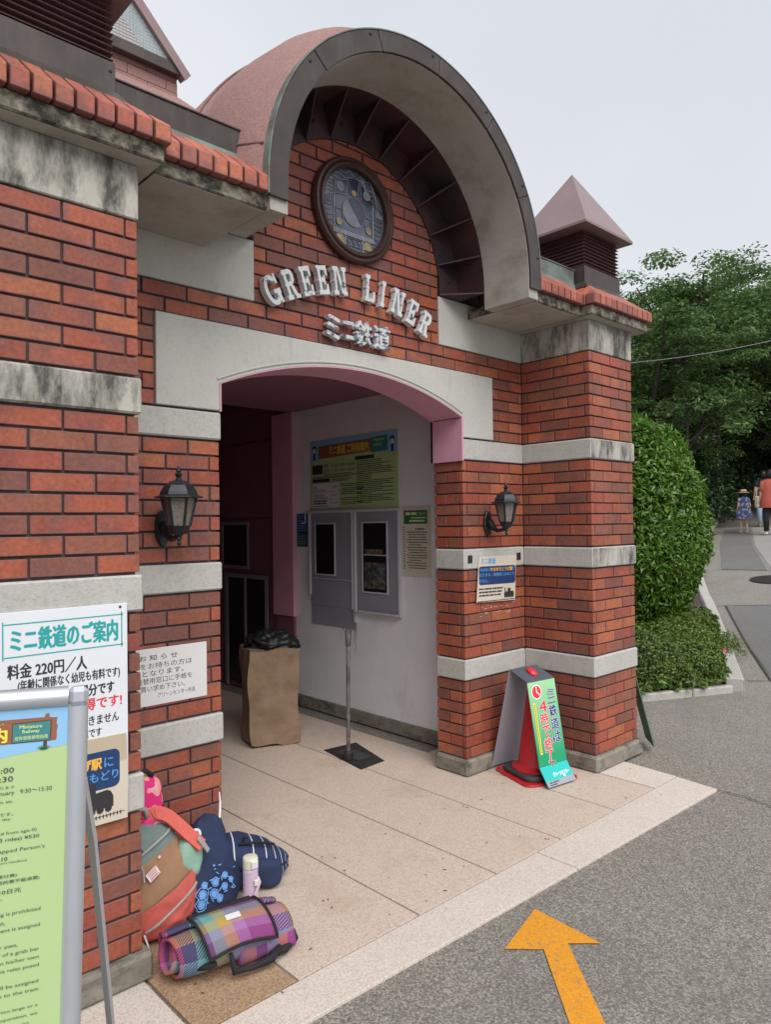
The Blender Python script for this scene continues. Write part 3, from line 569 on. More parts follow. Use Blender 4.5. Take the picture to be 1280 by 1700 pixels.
# flashings -----------------------------------------------------
def flash(x0, x1, y, zb, z1, m):
    part('flashing', m, MB().box(x0,x1,y,y+.04,zb,z1).box(x0-.006,x1+.006,y-.006,y+.05,z1,z1+.008), .002)
    part('flashing', 'verdigris', MB().add([(x0,y-.035,zb-.035),(x1,y-.035,zb-.035),(x1,y-.001,zb+.022),(x0,y-.001,zb+.022),(x0,y-.035,zb-.030),(x1,y-.035,zb-.030),(x1,y-.001,zb+.027),(x0,y-.001,zb+.027)], [(0,3,2,1),(4,5,6,7),(0,1,5,4),(1,2,6,5),(2,3,7,6),(3,0,4,7)]))
flash(-.565,.03,-.415,3.118,3.235,'verdigris'); flash(2*CX-.03,-2.470,-.415,3.118,3.245,'bronze')
def turret(c):
    z0 = 3.135; t = bld
    part('turret_base', 'bronze', MB().box(c-.222,c+.222,-.487,-.043,z0,3.262), .003)
    part('turret_apron', 'bronze', MB().add([(c-.262,-.525,z0-.028),(c+.262,-.525,z0-.028),(c+.262,0,z0-.028),(c-.262,0,z0-.028),(c-.227,-.487,z0+.02),(c+.227,-.487,z0+.02),(c+.227,-.043,z0+.02),(c-.227,-.043,z0+.02)], [(0,3,2,1),(4,5,6,7),(0,1,5,4),(1,2,6,5),(2,3,7,6),(3,0,4,7)]))
    lv = part('louvre_box', 'louvre_metal', MB().box(c-.196,c+.196,-.461,-.069,3.262,3.51))
    n = 10
    for i in range(n):
        z = 3.268+i*.0238; o = .216; q = .197
        MB().add([(c-o,-.265-o-.005,z),(c+o,-.265-o-.005,z),(c+o,-.265+o+.005,z),(c-o,-.265+o+.005,z),(c-q,-.265-q-.003,z+.019),(c+q,-.265-q-.003,z+.019),(c+q,-.265+q+.003,z+.019),(c-q,-.265+q+.003,z+.019)], [(0,3,2,1),(4,5,6,7),(0,1,5,4),(1,2,6,5),(2,3,7,6),(3,0,4,7)]).build('slat', 'louvre_metal', lv)
    a = .298; ze = 3.500; cy = -.262
    part('turret_roof', 'turret_roof', MB().add([(c-.02-a,cy-a,ze),(c-.02+a,cy-a,ze),(c-.02+a,cy+a,ze),(c-.02-a,cy+a,ze),(c-.02-a,cy-a,ze+.018),(c-.02+a,cy-a,ze+.018),(c-.02+a,cy+a,ze+.018),(c-.02-a,cy+a,ze+.018),(c-.015,cy-.01,4.0)], [(0,1,2,3),(0,1,5,4),(1,2,6,5),(2,3,7,6),(3,0,4,7),(4,5,8),(5,6,8),(6,7,8),(7,4,8)]), .002)
turret(.268); turret(2*CX-.268)
# small bolts on flashing
part('bolt', 'iron', MB().lathe([(.007,0),(.006,.004),(.001,.006)], 8, T((-3.075,-.486,3.225),0,PI/2)))

# barrel vault --------------------------------------------------
def ringpts(r, n=40, z0=None):
    p = [(CX+r, z0)] if z0 else []
    p += [(CX+r*math.cos(a), CZ+r*math.sin(a)) for a in np.linspace(0,PI,n)]
    return p+([(CX-r, z0)] if z0 else [])
o_, i_ = ringpts(.934,48,2.892), ringpts(.846,48,2.892)
def hoop(outer, inner, y0, y1): return MB().prism(outer+inner[::-1], y0, y1)
part('vault', 'concrete', hoop(o_, i_, -.548, -.22), smooth=False)
# metal ring cladding in segments
cuts = [-.10]+[i*PI/7 for i in range(1,7)]+[PI+.10]
angs = [0,.5,.98,1.46,1.93,2.42,PI]
for k in range(len(angs)-1):
    a0, a1 = angs[k]+(.0025 if k else 0), angs[k+1]-(.0025 if k < 5 else 0); ts = np.linspace(a0,a1,10)
    O = [(CX+.945*math.cos(a), CZ+.945*math.sin(a)) for a in ts]; I = [(CX+.850*math.cos(a), CZ+.850*math.sin(a)) for a in ts]
    if k == 0: O = [(CX+.945,2.945)]+O; I = [(CX+.850,2.945)]+I
    if k == 5: O = O+[(CX-.945,2.945)]; I = I+[(CX-.850,2.945)]
    rp = part('ring_panel', 'bronze', MB().prism(O+I[::-1], -.563, -.5485), .002)
    am = a0+.06 if k else .12
    MB().lathe([(.008,0),(.007,.004),(.001,.006)], 8, T((CX+.925*math.cos(am),-.563,CZ+.925*math.sin(am)),0,PI/2)).build('bolt', 'iron', rp)
part('ring_edge', 'verdigris', hoop(ringpts(.952,60,2.95), ringpts(.9455,60,2.95), -.566, -.505), .001)
part('ring_edge', 'verdigris', hoop(ringpts(.9465,60,2.95), ringpts(.935,60,2.95), -.5475, -.49), .001)
# steel lining + flange + fins
lin = part('vault_lining', 'maroon_metal', hoop(ringpts(.852,48,2.992), ringpts(.842,48,2.992), -.2195, -.001))
fl = part('vault_flange', 'maroon_metal', hoop(ringpts(.8415,48,2.992), ringpts(.670,48,2.992), -.012, -.002))
for k in range(13):
    a = -.03+(PI+.06)*k/12; c, s = math.cos(a), math.sin(a); tx, tz = -s*.004, c*.004
    A = (CX+.672*c, -.0125, CZ+.672*s); B = (CX+.8415*c, -.0125, CZ+.8415*s); C_ = (CX+.8415*c, -.218, CZ+.8415*s)
    vs = [(p[0]+tx,p[1],p[2]+tz) for p in (A,B,C_)]+[(p[0]-tx,p[1],p[2]-tz) for p in (A,B,C_)]
    part('fin', 'maroon_metal', MB().add(vs, [(0,1,2),(5,4,3),(0,3,4,1),(1,4,5,2),(2,5,3,0)]))
    if k < 12:
        a2 = a+PI/24; part('bolt', 'iron', MB().lathe([(.012,0),(.010,.006),(.001,.010)], 8, T((CX+.755*math.cos(a2),-.0121,CZ+.755*math.sin(a2)),0,PI/2)))
# pink rounded roof behind the ring
def rr(y):
    pts = [(-.53,.945),(-.50,.975),(-.42,1.018),(-.32,1.048),(-.15,1.068),(.3,1.07),(1.3,1.06),(2.2,1.0),(3.0,.9)]
    for (a, ra), (b, rb) in zip(pts, pts[1:]):
        if y <= b: return ra+(rb-ra)*(y-a)/(b-a)
    return .9
ys = [-.53,-.50,-.46,-.42,-.37,-.32,-.24,-.15,-.0001,0,.1999,.2,.45,.7,.9999,1.0,1.3,1.7,2.2,3.0]
vs = []; na = 48
for j, y in enumerate(ys):
    for i in range(na+1):
        a = -.12+(PI+.24)*i/na; d = rr(y)+.006*mnoise.noise((y*3,math.cos(a)*3,math.sin(a)*3))+(.012 if y in (0,1.0) else 0)
        vs.append((CX+d*math.cos(a), y, CZ+d*math.sin(a)))
part('rounded_roof', 'pink_roof', MB().add(vs, [(j*(na+1)+i, j*(na+1)+i+1, (j+1)*(na+1)+i+1, (j+1)*(na+1)+i) for j in range(len(ys)-1) for i in range(na)]), smooth=True)
for a in [.3,.95,1.6,2.2,2.85]:
    part('roof_seam', 'seam_pink', MB().tube([(CX+(rr(y)+.002)*math.cos(a+.1*y), y, CZ+(rr(y)+.002)*math.sin(a+.1*y)) for y in (0,.3,.5,.7,1.0)], .007, 6))
for a in (2.35,2.75,2.98,.2):
    part('roof_seam', 'seam_pink', MB().tube([(CX+(rr(y)+.002)*math.cos(a), y, CZ+(rr(y)+.002)*math.sin(a)) for y in (-.52,-.4,-.25,-.1,0)][(0 if a > 2.9 else 4):]+[(CX+(rr(y)+.002)*math.cos(a-.04), y, CZ+(rr(y)+.002)*math.sin(a-.04)) for y in (.1,.3,.55)], .006, 6))
for yy in (0,1.0):
    part('roof_seam', 'seam_pink', MB().tube([(CX+(rr(yy)+.004)*math.cos(a), yy+.02*math.sin(a*7), CZ+(rr(yy)+.004)*math.sin(a)) for a in np.linspace(0,PI,30)], .006, 6))
# flat roof, side and back walls of the building
part('flat_roof', 'pink_roof', MB().box(-5.5,1.2,.30,6.1,2.95,3.02)); part('side_wall', 'white_wall', MB().box(1.05,1.2,.25,6.1,0,2.95).box(-5.5,-5.35,.25,6.1,0,2.95).box(-5.35,1.05,5.95,6.1,0,2.95))
box('cornice', 'concrete', bld, .6305,1.25,-.10,.30,ZS+.004,ZT); box('cornice', 'concrete', bld, -5.5,-3.6405,-.10,.30,ZS+.004,ZT)

# glazed gable tower behind (pink shingled base, wire-glass triangle)
TX0, TY0, TH, TZ = -2.77, 2.23, .92, 4.565
part('tower_skirt', 'pink_roof', MB().add([(TX0-1.9,TY0-1.8,3.5),(TX0+1.9,TY0-1.8,3.5),(TX0+1.9,TY0+1.8,3.5),(TX0-1.9,TY0+1.8,3.5),(TX0-.90,TY0-.90,4.405),(TX0+.90,TY0-.90,4.405),(TX0+.90,TY0+.90,4.405),(TX0-.90,TY0+.90,4.405)], [(0,3,2,1),(4,5,6,7),(0,1,5,4),(1,2,6,5),(2,3,7,6),(3,0,4,7)]))
tw = part('tower_wall', 'pink_roof', MB().box(TX0-.88,TX0+.88,TY0-.88,TY0+.88,4.2,TZ))
for k, (zz, hh) in enumerate(((4.36,.07),(4.432,.066),(4.50,.06))):
    x = TX0-.88+(.13 if k % 2 else 0)
    while x < TX0+.88:
        e = min(x+.26, TX0+.89); MB().box(x+.002,e-.002,TY0-.888-.005*(2-k),TY0-.879,zz,zz+hh-.004).build('shingle', 'pink_roof', tw, .001); x = e
tr = part('tower_roof', 'turret_roof', MB().add([(TX0-TH,TY0-TH,TZ),(TX0+TH,TY0-TH,TZ),(TX0+TH,TY0+TH,TZ),(TX0-TH,TY0+TH,TZ),(TX0,TY0-TH,TZ+.96),(TX0,TY0+TH,TZ+.96)], [(3,2,1,0),(0,1,4),(2,3,5),(0,4,5,3),(1,2,5,4)]))
MB().box(TX0-TH,TX0+TH,TY0-TH-.03,TY0-TH+.02,TZ-.04,TZ+.03).build('eaves_trim', 'bronze', tr, .003)
def bar(a, b, wd, y0, y1, m, nm, par):
    a = Vector(a); b = Vector(b); d = (b-a).normalized(); n = Vector((-d.y, d.x))*wd
    MB().prism([tuple(a), tuple(b), tuple(b+n), tuple(a+n)], y0, y1).build(nm, m, par)
bar((TX0+TH+.03,TZ-.02),(TX0,TZ+.98),.06,TY0-TH-.045,TY0-TH+.02,'turret_roof','rake_trim',tr); bar((TX0,TZ+.98),(TX0-TH-.03,TZ-.02),.06,TY0-TH-.045,TY0-TH+.02,'turret_roof','rake_trim',tr)
flat('wire_glass', (.42,.52,.55), .3); flat('tower_blind', (.42,.42,.44), .6)
g_ = MB().add([(TX0-TH+.06,TY0-TH-.012,TZ+.03),(TX0+TH-.06,TY0-TH-.012,TZ+.03),(TX0,TY0-TH-.012,TZ+.91)], [(0,1,2)]).build('gable_glass', 'wire_glass', tr)
MB().add([(TX0-TH+.1,TY0-TH-.016,TZ+.032),(TX0+TH-.27,TY0-TH-.016,TZ+.032),(TX0-.08,TY0-TH-.016,TZ+.77)], [(0,1,2)]).build('blind', 'tower_blind', tr)
wm = MB()
for i in range(46):
    z = TZ+.04+i*.02; h = TH-.09-(z-TZ)*.95
    if h > 0: wm.box(TX0-h,TX0+h,TY0-TH-.019,TY0-TH-.017,z,z+.002)
for i in range(-38,39):
    x = TX0+i*.022; zt_ = TZ+.90-abs(x-TX0)*1.03
    if zt_ > TZ+.04: wm.box(x,x+.0015,TY0-TH-.0195,TY0-TH-.0175,TZ+.03,zt_)
wm.build('wire_mesh', 'soffit_grey', tr, kind='stuff')

# rose window ------------------------------------------------------
WX, WZ, WR = -1.527, 3.315, .288
MR = T((WX,-.0,WZ),0,PI/2)   # lathe axis to -y
fr = part('window_frame', 'dark_frame', MB().add(*(lambda prof, n: ([( (r)*math.cos(2*PI*k/n), r*math.sin(2*PI*k/n), z) for r,z in prof for k in range(n)], [(i*n+k,i*n+(k+1)%n,((i+1)%len(prof))*n+(k+1)%n,((i+1)%len(prof))*n+k) for i in range(len(prof)) for k in range(n)]))([(.288,-.01),(.288,.030),(.278,.045),(.266,.047),(.258,.038),(.250,.050),(.238,.052),(.228,.040),(.226,.012),(.226,-.01)], 56), M=MR), smooth=False)
gl = part('round_window', 'window_glass', MB().lathe([(.228,-.01),(.228,.012),(.001,.0125)], 48, MR))
def W(x, z): return (WX+x*.226, WZ+z*.226)
def pane(pts, m, y=-.0145): 
    MB().prism([W(*p) for p in pts], y, y+.0018).build('glass_pane', m, gl)
def lead(pts, r=.0026, closed=False):
    p = [(*W(*q),) for q in pts]; p = [(x,-.0155,z) for x, z in p]
    if closed: p.append(p[0])
    return p
LM = MB()
def ld(pts, closed=False, r=.0026): LM.tube(lead(pts, closed=closed), r, 5)
pane(circ(0,-.02,.36,32), 'pale_glass', -.0165); ld(circ(0,-.02,.36,32), True)
pane([(.36*math.cos(a)*.98, -.02+.36*math.sin(a)*.98) for a in np.linspace(-.9,2.2,16)], 'navy_glass', -.0185)
for s in (-1, 1):
    pane([(s*.24,.34),(s*.62,.28),(s*.62,.62),(s*.22,.72)][::s], 'navy_glass'); ld([(s*.24,.34),(s*.62,.28),(s*.62,.62),(s*.22,.72)], True)
    pane(circ(s*.42,.50,.11,18), 'pale_glass', -.0165); ld(circ(s*.42,.50,.11,18), True)
    pane(circ(s*.47,-.36,.085,16), 'amber_glass', -.0165); ld(circ(s*.47,-.36,.085,16), True)
    pane([(s*(.44+.16*math.cos(a)), -.86+.24*math.sin(a)) for a in np.linspace(0,PI,12)][::s], 'amber_glass'); ld([(s*(.44+.16*math.cos(a)), -.86+.24*math.sin(a)) for a in np.linspace(0,PI,12)], True)
    ld([(s*.62,.28),(s*.62,-.52)]); ld([(s*.28,-.52),(s*.28,-.95)]); ld([(s*.36,-.28),(s*.36,-.05)]); ld([(s*.56,-.28),(s*.56,-.05)]); ld([(s*.36,-.05),(s*.56,-.05)])
pane([(-.12,.42),(.12,.42),(.18,.80),(-.18,.80)], 'navy_glass', -.0165); ld([(-.12,.42),(.12,.42),(.18,.80),(-.18,.80)], True)
pane(circ(0,.44,.07,14), 'amber_glass', -.0185); ld(circ(0,.44,.07,14), True)
pane([(-.66,-.52),(.66,-.52),(.66,-.64),(-.66,-.64)][::-1], 'pale_glass', -.0165); ld([(-.66,-.52),(.66,-.52),(.66,-.64),(-.66,-.64)], True)
ld([(-.26,-.68),(-.17,-.84),(-.08,-.68),(0,-.84),(.08,-.68),(.17,-.84),(.26,-.68)]); ld([(-.27,-.68),(.27,-.68),(.27,-.86),(-.27,-.86)], True)
for k in range(5):
    z = .84-.10*k; ld([(.06+.06*k,.80+.02*k),(.22+.05*k,z+.08),(.34+.06*k,z-.02),(.52+.05*k,z+.03),(.66+.03*k,z-.12)])
ld([(0,.82),(-.12,.95),(-.28,.86),(-.45,.88)]); ld([(-.05,.80),(-.30,.74),(-.50,.80),(-.62,.76)]); ld([(-.16,.72),(-.45,.66),(-.70,.70)])
for s in (-1, 1):
    for k in range(7):
        z = -.02-.12*k; xe = math.sqrt(max(.97-z*z,0)); ld([(s*.66,z+.02*math.sin(k)),(s*(.66+xe)/2,z-.02),(s*xe*.99,z+.02)], r=.0018)
    for k in range(4):
        x = s*(.70+.06*k); ld([(x,.02),(x,.22-.03*k),(x+.04*s,.24-.03*k),(x+.04*s,.04)], r=.0018)
    for k in range(4): z = .30+.09*k; ld([(s*.66,z),(s*.78,z+.03),(s*math.sqrt(max(.97-z*z,0)),z-.03)], r=.0018)
LM.build('lead_came', 'lead', gl)

# GREEN LINER -----------------------------------------------------
gsn = thing('raised_lettering', 'white raised western letters GREEN LINER curved under the round window', 'lettering', (CX,-.03,2.8))
def stem(x, w=.26, top=1, bot=0, k=1): # vertical stem with flared serifs and a waist bump
    h = top-bot; s = .10
    return [(x-s,bot),(x+w+s,bot),(x+w+s,bot+.13),(x+w,bot+.17),(x+w,bot+h*.44),(x+w+.05,bot+h*.5),(x+w,bot+h*.56),(x+w,top-.17),(x+w+s,top-.13),(x+w+s,top),(x-s,top),(x-s,top-.13),(x,top-.17),(x,bot+h*.56),(x-.05,bot+h*.5),(x,bot+h*.44),(x,bot+.17),(x-s,bot+.13)]
def q(*p): return list(p)
LT = {
 'E': [stem(.17,.205), q((.37,.0),(.92,0),(.92,.36),(.80,.36),(.72,.17),(.37,.15)), q((.37,.85),(.72,.83),(.80,.64),(.92,.64),(.92,1),(.37,1)), q((.37,.43),(.55,.43),(.60,.34),(.70,.34),(.70,.66),(.60,.66),(.55,.57),(.37,.57))],
 'I': [stem(.28,.22)],
 'L': [stem(.18,.21), q((.385,0),(.95,0),(.95,.42),(.83,.42),(.76,.15),(.385,.12))],
 'N': [stem(.10,.14), stem(.76,.14), q((.20,1.0),(.38,1.0),(.80,0),(.62,0))],
 'R': [stem(.17,.205), q((.37,.84),(.62,.84),(.68,.74),(.60,.60),(.37,.58),(.37,.44),(.66,.46),(.86,.60),(.90,.78),(.82,.93),(.66,1.0),(.37,1.0)), q((.48,.45),(.70,.45),(.84,.14),(1.0,.12),(1.0,0),(.66,0))],
 'G': [[(.5+.46*math.cos(a), .5+.5*math.sin(a)) for a in np.linspace(.62,5.55,22)]+[(.5+.25*math.cos(a), .5+.34*math.sin(a)) for a in np.linspace(5.4,.8,18)], q((.56,.50),(1.0,.50),(1.0,.36),(.95,.30),(.95,0),(.80,.04),(.70,.28),(.70,.37),(.56,.37)), q((.84,.66),(.97,.66),(.97,1.0),(.86,.98),(.78,.80))],
}
def arcpos(x): R = 1.10; dx = x+1.52; return 2.826-(R-math.sqrt(R*R-dx*dx)), -math.asin(dx/R)
for ch, x, wd in (('G',-2.055,.095),('R',-1.955,.086),('E',-1.858,.080),('E',-1.760,.080),('N',-1.650,.092),('L',-1.448,.082),('I',-1.348,.070),('N',-1.245,.090),('E',-1.137,.080),('R',-1.035,.086)):
    z, a = arcpos(x); H = .150; m_ = MB(); Ml = Matrix.Translation((x,0,z)) @ Matrix.Rotation(-a,4,'Y')
    for pi_, pl in enumerate(LT[ch]):
        m_.prism([((px-.5)*wd, pz*H) for px, pz in pl], -.050-.0004*pi_, -.010, Ml)
    m_.build('letter', 'letter_white', gsn, .0012)
kn = thing('raised_lettering', 'small weathered white raised characters ミニ鉄道 under the words GREEN LINER', 'lettering', (CX,-.03,2.6))
def ex(pts, h): return [(x, z) for x, z in pts]
def char3d(txt, x0, x1, z0, z1):
    v, fs = glyphs(txt, 0); a, b = v.min(0), v.max(0); d = b-a; bm = bmesh.new()
    for k, (dx, dz) in enumerate(((0,0),(-.0035,0),(.0035,0),(0,-.003),(0,.003))):
        vv = [bm.verts.new((x0+dx+(p[0]-a[0])/d[0]*(x1-x0), -.047-.0004*k, z0+dz+(p[1]-a[1])/d[1]*(z1-z0))) for p in v]
        for f in fs:
            try: bm.faces.new([vv[i] for i in f])
            except ValueError: pass
    bmesh.ops.recalc_face_normals(bm, faces=bm.faces)
    r = bmesh.ops.extrude_face_region(bm, geom=bm.faces[:]); 
    for e in r['geom']:
        if isinstance(e, bmesh.types.BMVert): e.co.y = -.012
    bmesh.ops.recalc_face_normals(bm, faces=bm.faces)
    me = bpy.data.meshes.new('letter'); bm.to_mesh(me); bm.free(); me.materials.append(MATS['letter_dirty']); link('letter', me, kn)
char3d('ミ',-1.752,-1.665,2.578,2.700); char3d('ニ',-1.645,-1.560,2.595,2.685); char3d('鉄',-1.548,-1.430,2.575,2.705); char3d('道',-1.415,-1.296,2.575,2.705)

# ================================================================ ROOM BEHIND THE ARCH
part('interior_wall', 'white_wall', MB().box(-.30,-.25,.2625,2.30,.10,2.60), .0)
part('skirting', 'base_stone', MB().box(-.315,-.25,.2625,2.30,0,.099), .002)
part('interior_wall', 'pink_unlit', MB().box(-.29,-.24,2.31,5.95,0,1.66).box(-.30,-.24,2.31,5.95,1.665,2.39).box(-.29,-.24,2.31,5.95,2.396,3.0).box(-2.72,-2.70,.262,5.95,0,3.0).box(-2.7,-.3,5.0,5.1,0,3.0), .002)
part('ceiling', 'ceiling_pink', MB().box(-2.7,-.25,.2625,2.30,2.602,2.66)); part('ceiling', 'pink_unlit', MB().box(-2.7,-.25,2.31,5.95,2.88,2.93).box(-2.7,-.25,2.30,2.315,2.61,2.9))
part('interior_post', 'pink_paint', MB().box(-.345,-.3005,2.24,2.56,.78,2.601), .004)
part('interior_pier', 'pink_unlit', MB().box(-.325,-.3005,2.262,2.54,0,.779), .004)
# dim openings in the inner wall
part('inner_window', 'window_dark', MB().box(-.306,-.301,3.05,3.50,1.20,1.60), label='dark inner window beyond the pink post')
MB().box(-.315,-.3065,3.02,3.05,1.17,1.63).box(-.315,-.3065,3.50,3.53,1.17,1.63).box(-.315,-.3065,3.05,3.50,1.17,1.20).box(-.315,-.3065,3.05,3.50,1.60,1.63).build('window_frame', 'counter_grey', bld)
part('inner_door', 'window_dark', MB().box(-.304,-.299,2.75,3.42,0.06,1.08)); part('door_frame', 'counter_grey', MB().box(-.312,-.3045,3.42,3.47,0,1.12).box(-.312,-.3045,2.70,2.75,0,1.12).box(-.312,-.3045,2.75,3.42,1.08,1.12).box(-.312,-.3045,3.08,3.11,.06,1.08))
# ticket windows
tk = thing('ticket_window', 'grey double ticket window with dark sliding panes in the white wall', 'window', (-.30,1.48,.9))
XW = -.3015
MB().box(XW-.012,XW,.925,2.025,.905,1.70).build('panel', 'counter_grey', tk, .002)
MB().box(XW-.010,XW,1.435,2.02,.745,.9045).build('ledge_panel', 'counter_grey', tk, .002)
for y0, y1, zb in ((2.018,2.045,.99),(1.415,1.447,.80),(1.455,1.468,.905),(.900,.925,.885)): MB().box(XW-.026,XW,y0,y1,zb,1.705).build('frame_bar', 'frame_white', tk, .002)
MB().box(XW-.024,XW,.925,2.018,1.690,1.712).build('frame_bar', 'frame_white', tk, .002)
MB().box(XW-.05,XW,.92,1.42,.893,.904).build('sill', 'frame_white', tk, .002)
for (y0, y1, z0, z1) in ((1.69,1.945,1.175,1.595),(1.05,1.33,1.06,1.60)):
    p_ = MB().box(XW-.0165,XW-.0125,y0,y1,z0,z1).build('pane', 'window_dark', tk)
    MB().box(XW-.022,XW-.0122,y1,y1+.012,z0-.012,z1+.012).box(XW-.022,XW-.0122,y0-.008,y0,z0-.012,z1+.012).box(XW-.022,XW-.0122,y0,y1,z0-.012,z0).box(XW-.022,XW-.0122,y0,y1,z1,z1+.012).build('pane_frame', 'frame_white' , p_)
mat('clutter', (.10,.12,.11), .6, .6, 40, speck=[(.02,.03,.03), (.16,.13,.05), (.03,.06,.10), (.14,.05,.06), (.10,.16,.14), (.02,.02,.02)], speck_scale=34, speck_amt=.8)
MB().box(XW-.0185,XW-.0168,1.07,1.31,1.085,1.29).build('display_goods', 'clutter', tk); MB().box(XW-.0195,XW-.0168,1.055,1.325,1.345,1.352).build('shelf', 'frame_white', tk); MB().box(XW-.0185,XW-.0168,1.10,1.30,1.353,1.395).build('display_goods', 'clutter', tk)
MB().box(XW-.020,XW-.008,1.447,2.018,1.13,1.138).build('frame_bar', 'frame_white', tk)
mat('rust_stain', (.42,.27,.25), .7, .2, 20)
st_ = MB()
for k, (y, l) in enumerate(((1.47,.30),(1.45,.42),(1.435,.22),(1.60,.16),(1.66,.10))): st_.add([(XW+.0002,y,.88-.14*(k>2)),(XW+.0002,y+.012,.88-.14*(k>2)),(XW+.0002,y+.008,.80-l*.5),(XW+.0002,y+.002,.80-l*.6)], [(0,1,2,3)])
st_.build('rust_streaks', 'rust_stain', bld, kind='stuff')
# signboards on the interior wall (face -x): build local facing -y, rotate -90
def plate(name, label, cat, w, h, loc, rz, m, th=.004, rot=None, bevel=.0008):
    t = thing(name, label, cat, loc, rz, rot=rot); MB().box(0,w,-th,0,0,h).build('board', m, t, bevel, world=False); return t
def pt(t, mb, m, nm='print'): return mb.build(nm, m, t, world=False)
info = plate('information_sign', 'green information board headed ミニ鉄道 ご利用案内 above the ticket windows', 'sign', 1.10, .595, (-.3015,2.027,1.716), -PI/2, 'sign_lime')
pt(info, rect(MB(),.003,1.097,.47,.592,-.0045).poly([(.003,.47),(.003,.40),(.15,.43),(.40,.45),(.70,.452),(1.097,.43),(1.097,.47)],-.0045), 'sign_sky')
pt(info, MB().prism([(.12,.435),(.84,.455),(.84,.555),(.12,.545)],-.006,-.0046), 'wood_print', 'printed_plank'); pt(info, MB().prism([(.80,.44),(.99,.445),(.99,.565),(.80,.56)],-.0065,-.0061), 'board_teal', 'printed_plank')
pt(info, TX().put('ミニ鉄道 ご利用案内',.27,.77,.462,.535,-.0068,.012), 'yellow_ink', 'lettering'); pt(info, TX().put('Miniature\nRailway',.83,.95,.48,.55,-.0070), 'lime_ink', 'lettering')
for x in (.06, 1.04):   # two little generic guides in dark uniform printed on the board
    pt(info, MB().poly(circ(x,.525,.030,14),-.0048), 'ink').__setattr__('name', 'print'); pt(info, MB().poly(circ(x,.512,.020,12),-.0052), 'paper_white'); pt(info, rect(MB(),x-.016,x+.016,.43,.488,-.0048), 'blue_deep')
I = TX(); rect(I,.03,.175,.305,.385,-.0052); rect(I,.03,.27,.235,.265,-.0052); rect(I,.60,.83,.395,.425,-.0052)
I.put('2月〜11月 9:30〜16:00',.19,.60,.355,.385,-.0052,.01); I.put('12月・1月 9:30〜15:30',.19,.60,.312,.342,-.0052,.01)
for k, (a, b, z) in enumerate([(.19,.56,.295),(.03,.70,.28),(.03,.55,.268),(.30,.56,.25),(.30,.50,.238),(.40,.70,.205),(.42,.68,.19),(.44,.70,.17),(.42,.69,.155),(.42,.62,.14),(.42,.68,.125),(.42,.65,.09),(.42,.62,.075),(.42,.69,.055),(.42,.6,.04)]): I.bars(a,b,z,.0065,-.0052,k)
for k in range(24): I.bars(.62,random.choice([.80,.92,1.02,1.05]),.38-k*.0145,.0062,-.0052,50+k)
pt(info, I, 'ink', 'lettering')
tb = MB(); rect(tb,.03,.385,.02,.225,-.0055); pt(info, tb, 'paper_white', 'price_table')
I = TX(); I.put('1回',.045,.09,.178,.205,-.006); I.put('220円',.30,.37,.178,.205,-.006); I.put('回数券(3回分)',.045,.20,.112,.135,-.006); I.put('530円',.30,.37,.112,.135,-.006); I.put('110円',.30,.37,.045,.068,-.006)
I.bars(.045,.23,.07,.012,-.006,3).bars(.045,.22,.05,.012,-.006,4).bars(.045,.25,.03,.006,-.006,5).bars(.045,.22,.163,.006,-.006,6).bars(.045,.25,.10,.006,-.006,7)
rect(I,.03,.385,.152,.154,-.006); rect(I,.03,.385,.086,.088,-.006); rect(I,.285,.287,.02,.225,-.006); pt(info, I, 'ink', 'lettering')
bl = plate('notice_sign', 'small blue and green notice beside the pink post left of the ticket windows', 'sign', .165, .29, (-.3015,2.235,1.400), -PI/2, 'navy_print')
pt(bl, rect(MB(),0.003,.162,.006,.11,-.0045), 'grass_print'); I = TX()
for k in range(7): I.bars(.015,.15,.265-k*.021,.008,-.0048,k+90)
for k in range(4): I.bars(.015,.15,.09-k*.022,.006,-.0048,k+80)
pt(bl, I, 'blue_ink', 'lettering')
nb = plate('notice_board', 'yellowed paper notice with a green header right of the ticket windows', 'notice', .30, .52, (-.3015,.893,1.200), -PI/2, 'cream')
pt(nb, rect(MB(),.02,.265,.39,.49,-.0045), 'grass_print'); I = TX(); I.bars(.04,.15,.455,.02,-.0050,5); I.put('について',.15,.25,.452,.476,-.0050,.01); I.bars(.10,.25,.43,.009,-.005,6); I.bars(.08,.24,.405,.014,-.005,7); pt(nb, I, 'lime_ink', 'lettering')
I = TX(); I.bars(.14,.24,.345,.012,-.0048,1)
for k in range(15): I.bars(.05+.01*(k%3),random.choice([.20,.25,.26]),.325-k*.019,.008,-.0048,k)
for k in range(18): I.bars(.012,.03,.36-k*.018,.008,-.0048,k+40)
pt(nb, I, 'ink_grey', 'lettering')
hk = tag(MB().tube([(-.312,2.10,1.70),(-.312,2.10,1.62),(-.33,2.10,1.60),(-.345,2.11,1.615)], .006, 6).build('wall_hook', 'frame_white'), 'small white hook on the wall under the green information board', 'hook')
# speakers in the dark upper corner
sp = thing('ceiling_spotlight', 'black twin spotlight under the dark ceiling inside the entrance', 'spotlight', (-.42,3.3,2.86)); MB().tube([(-.45,3.22,2.80),(-.56,3.20,2.74)], [.05,.07], 12).tube([(-.45,3.42,2.80),(-.56,3.45,2.74)], [.05,.07], 12).build('lamp_head', 'ink', sp); MB().box(-.46,-.42,3.2,3.45,2.81,2.879).build('mount', 'ink', sp)

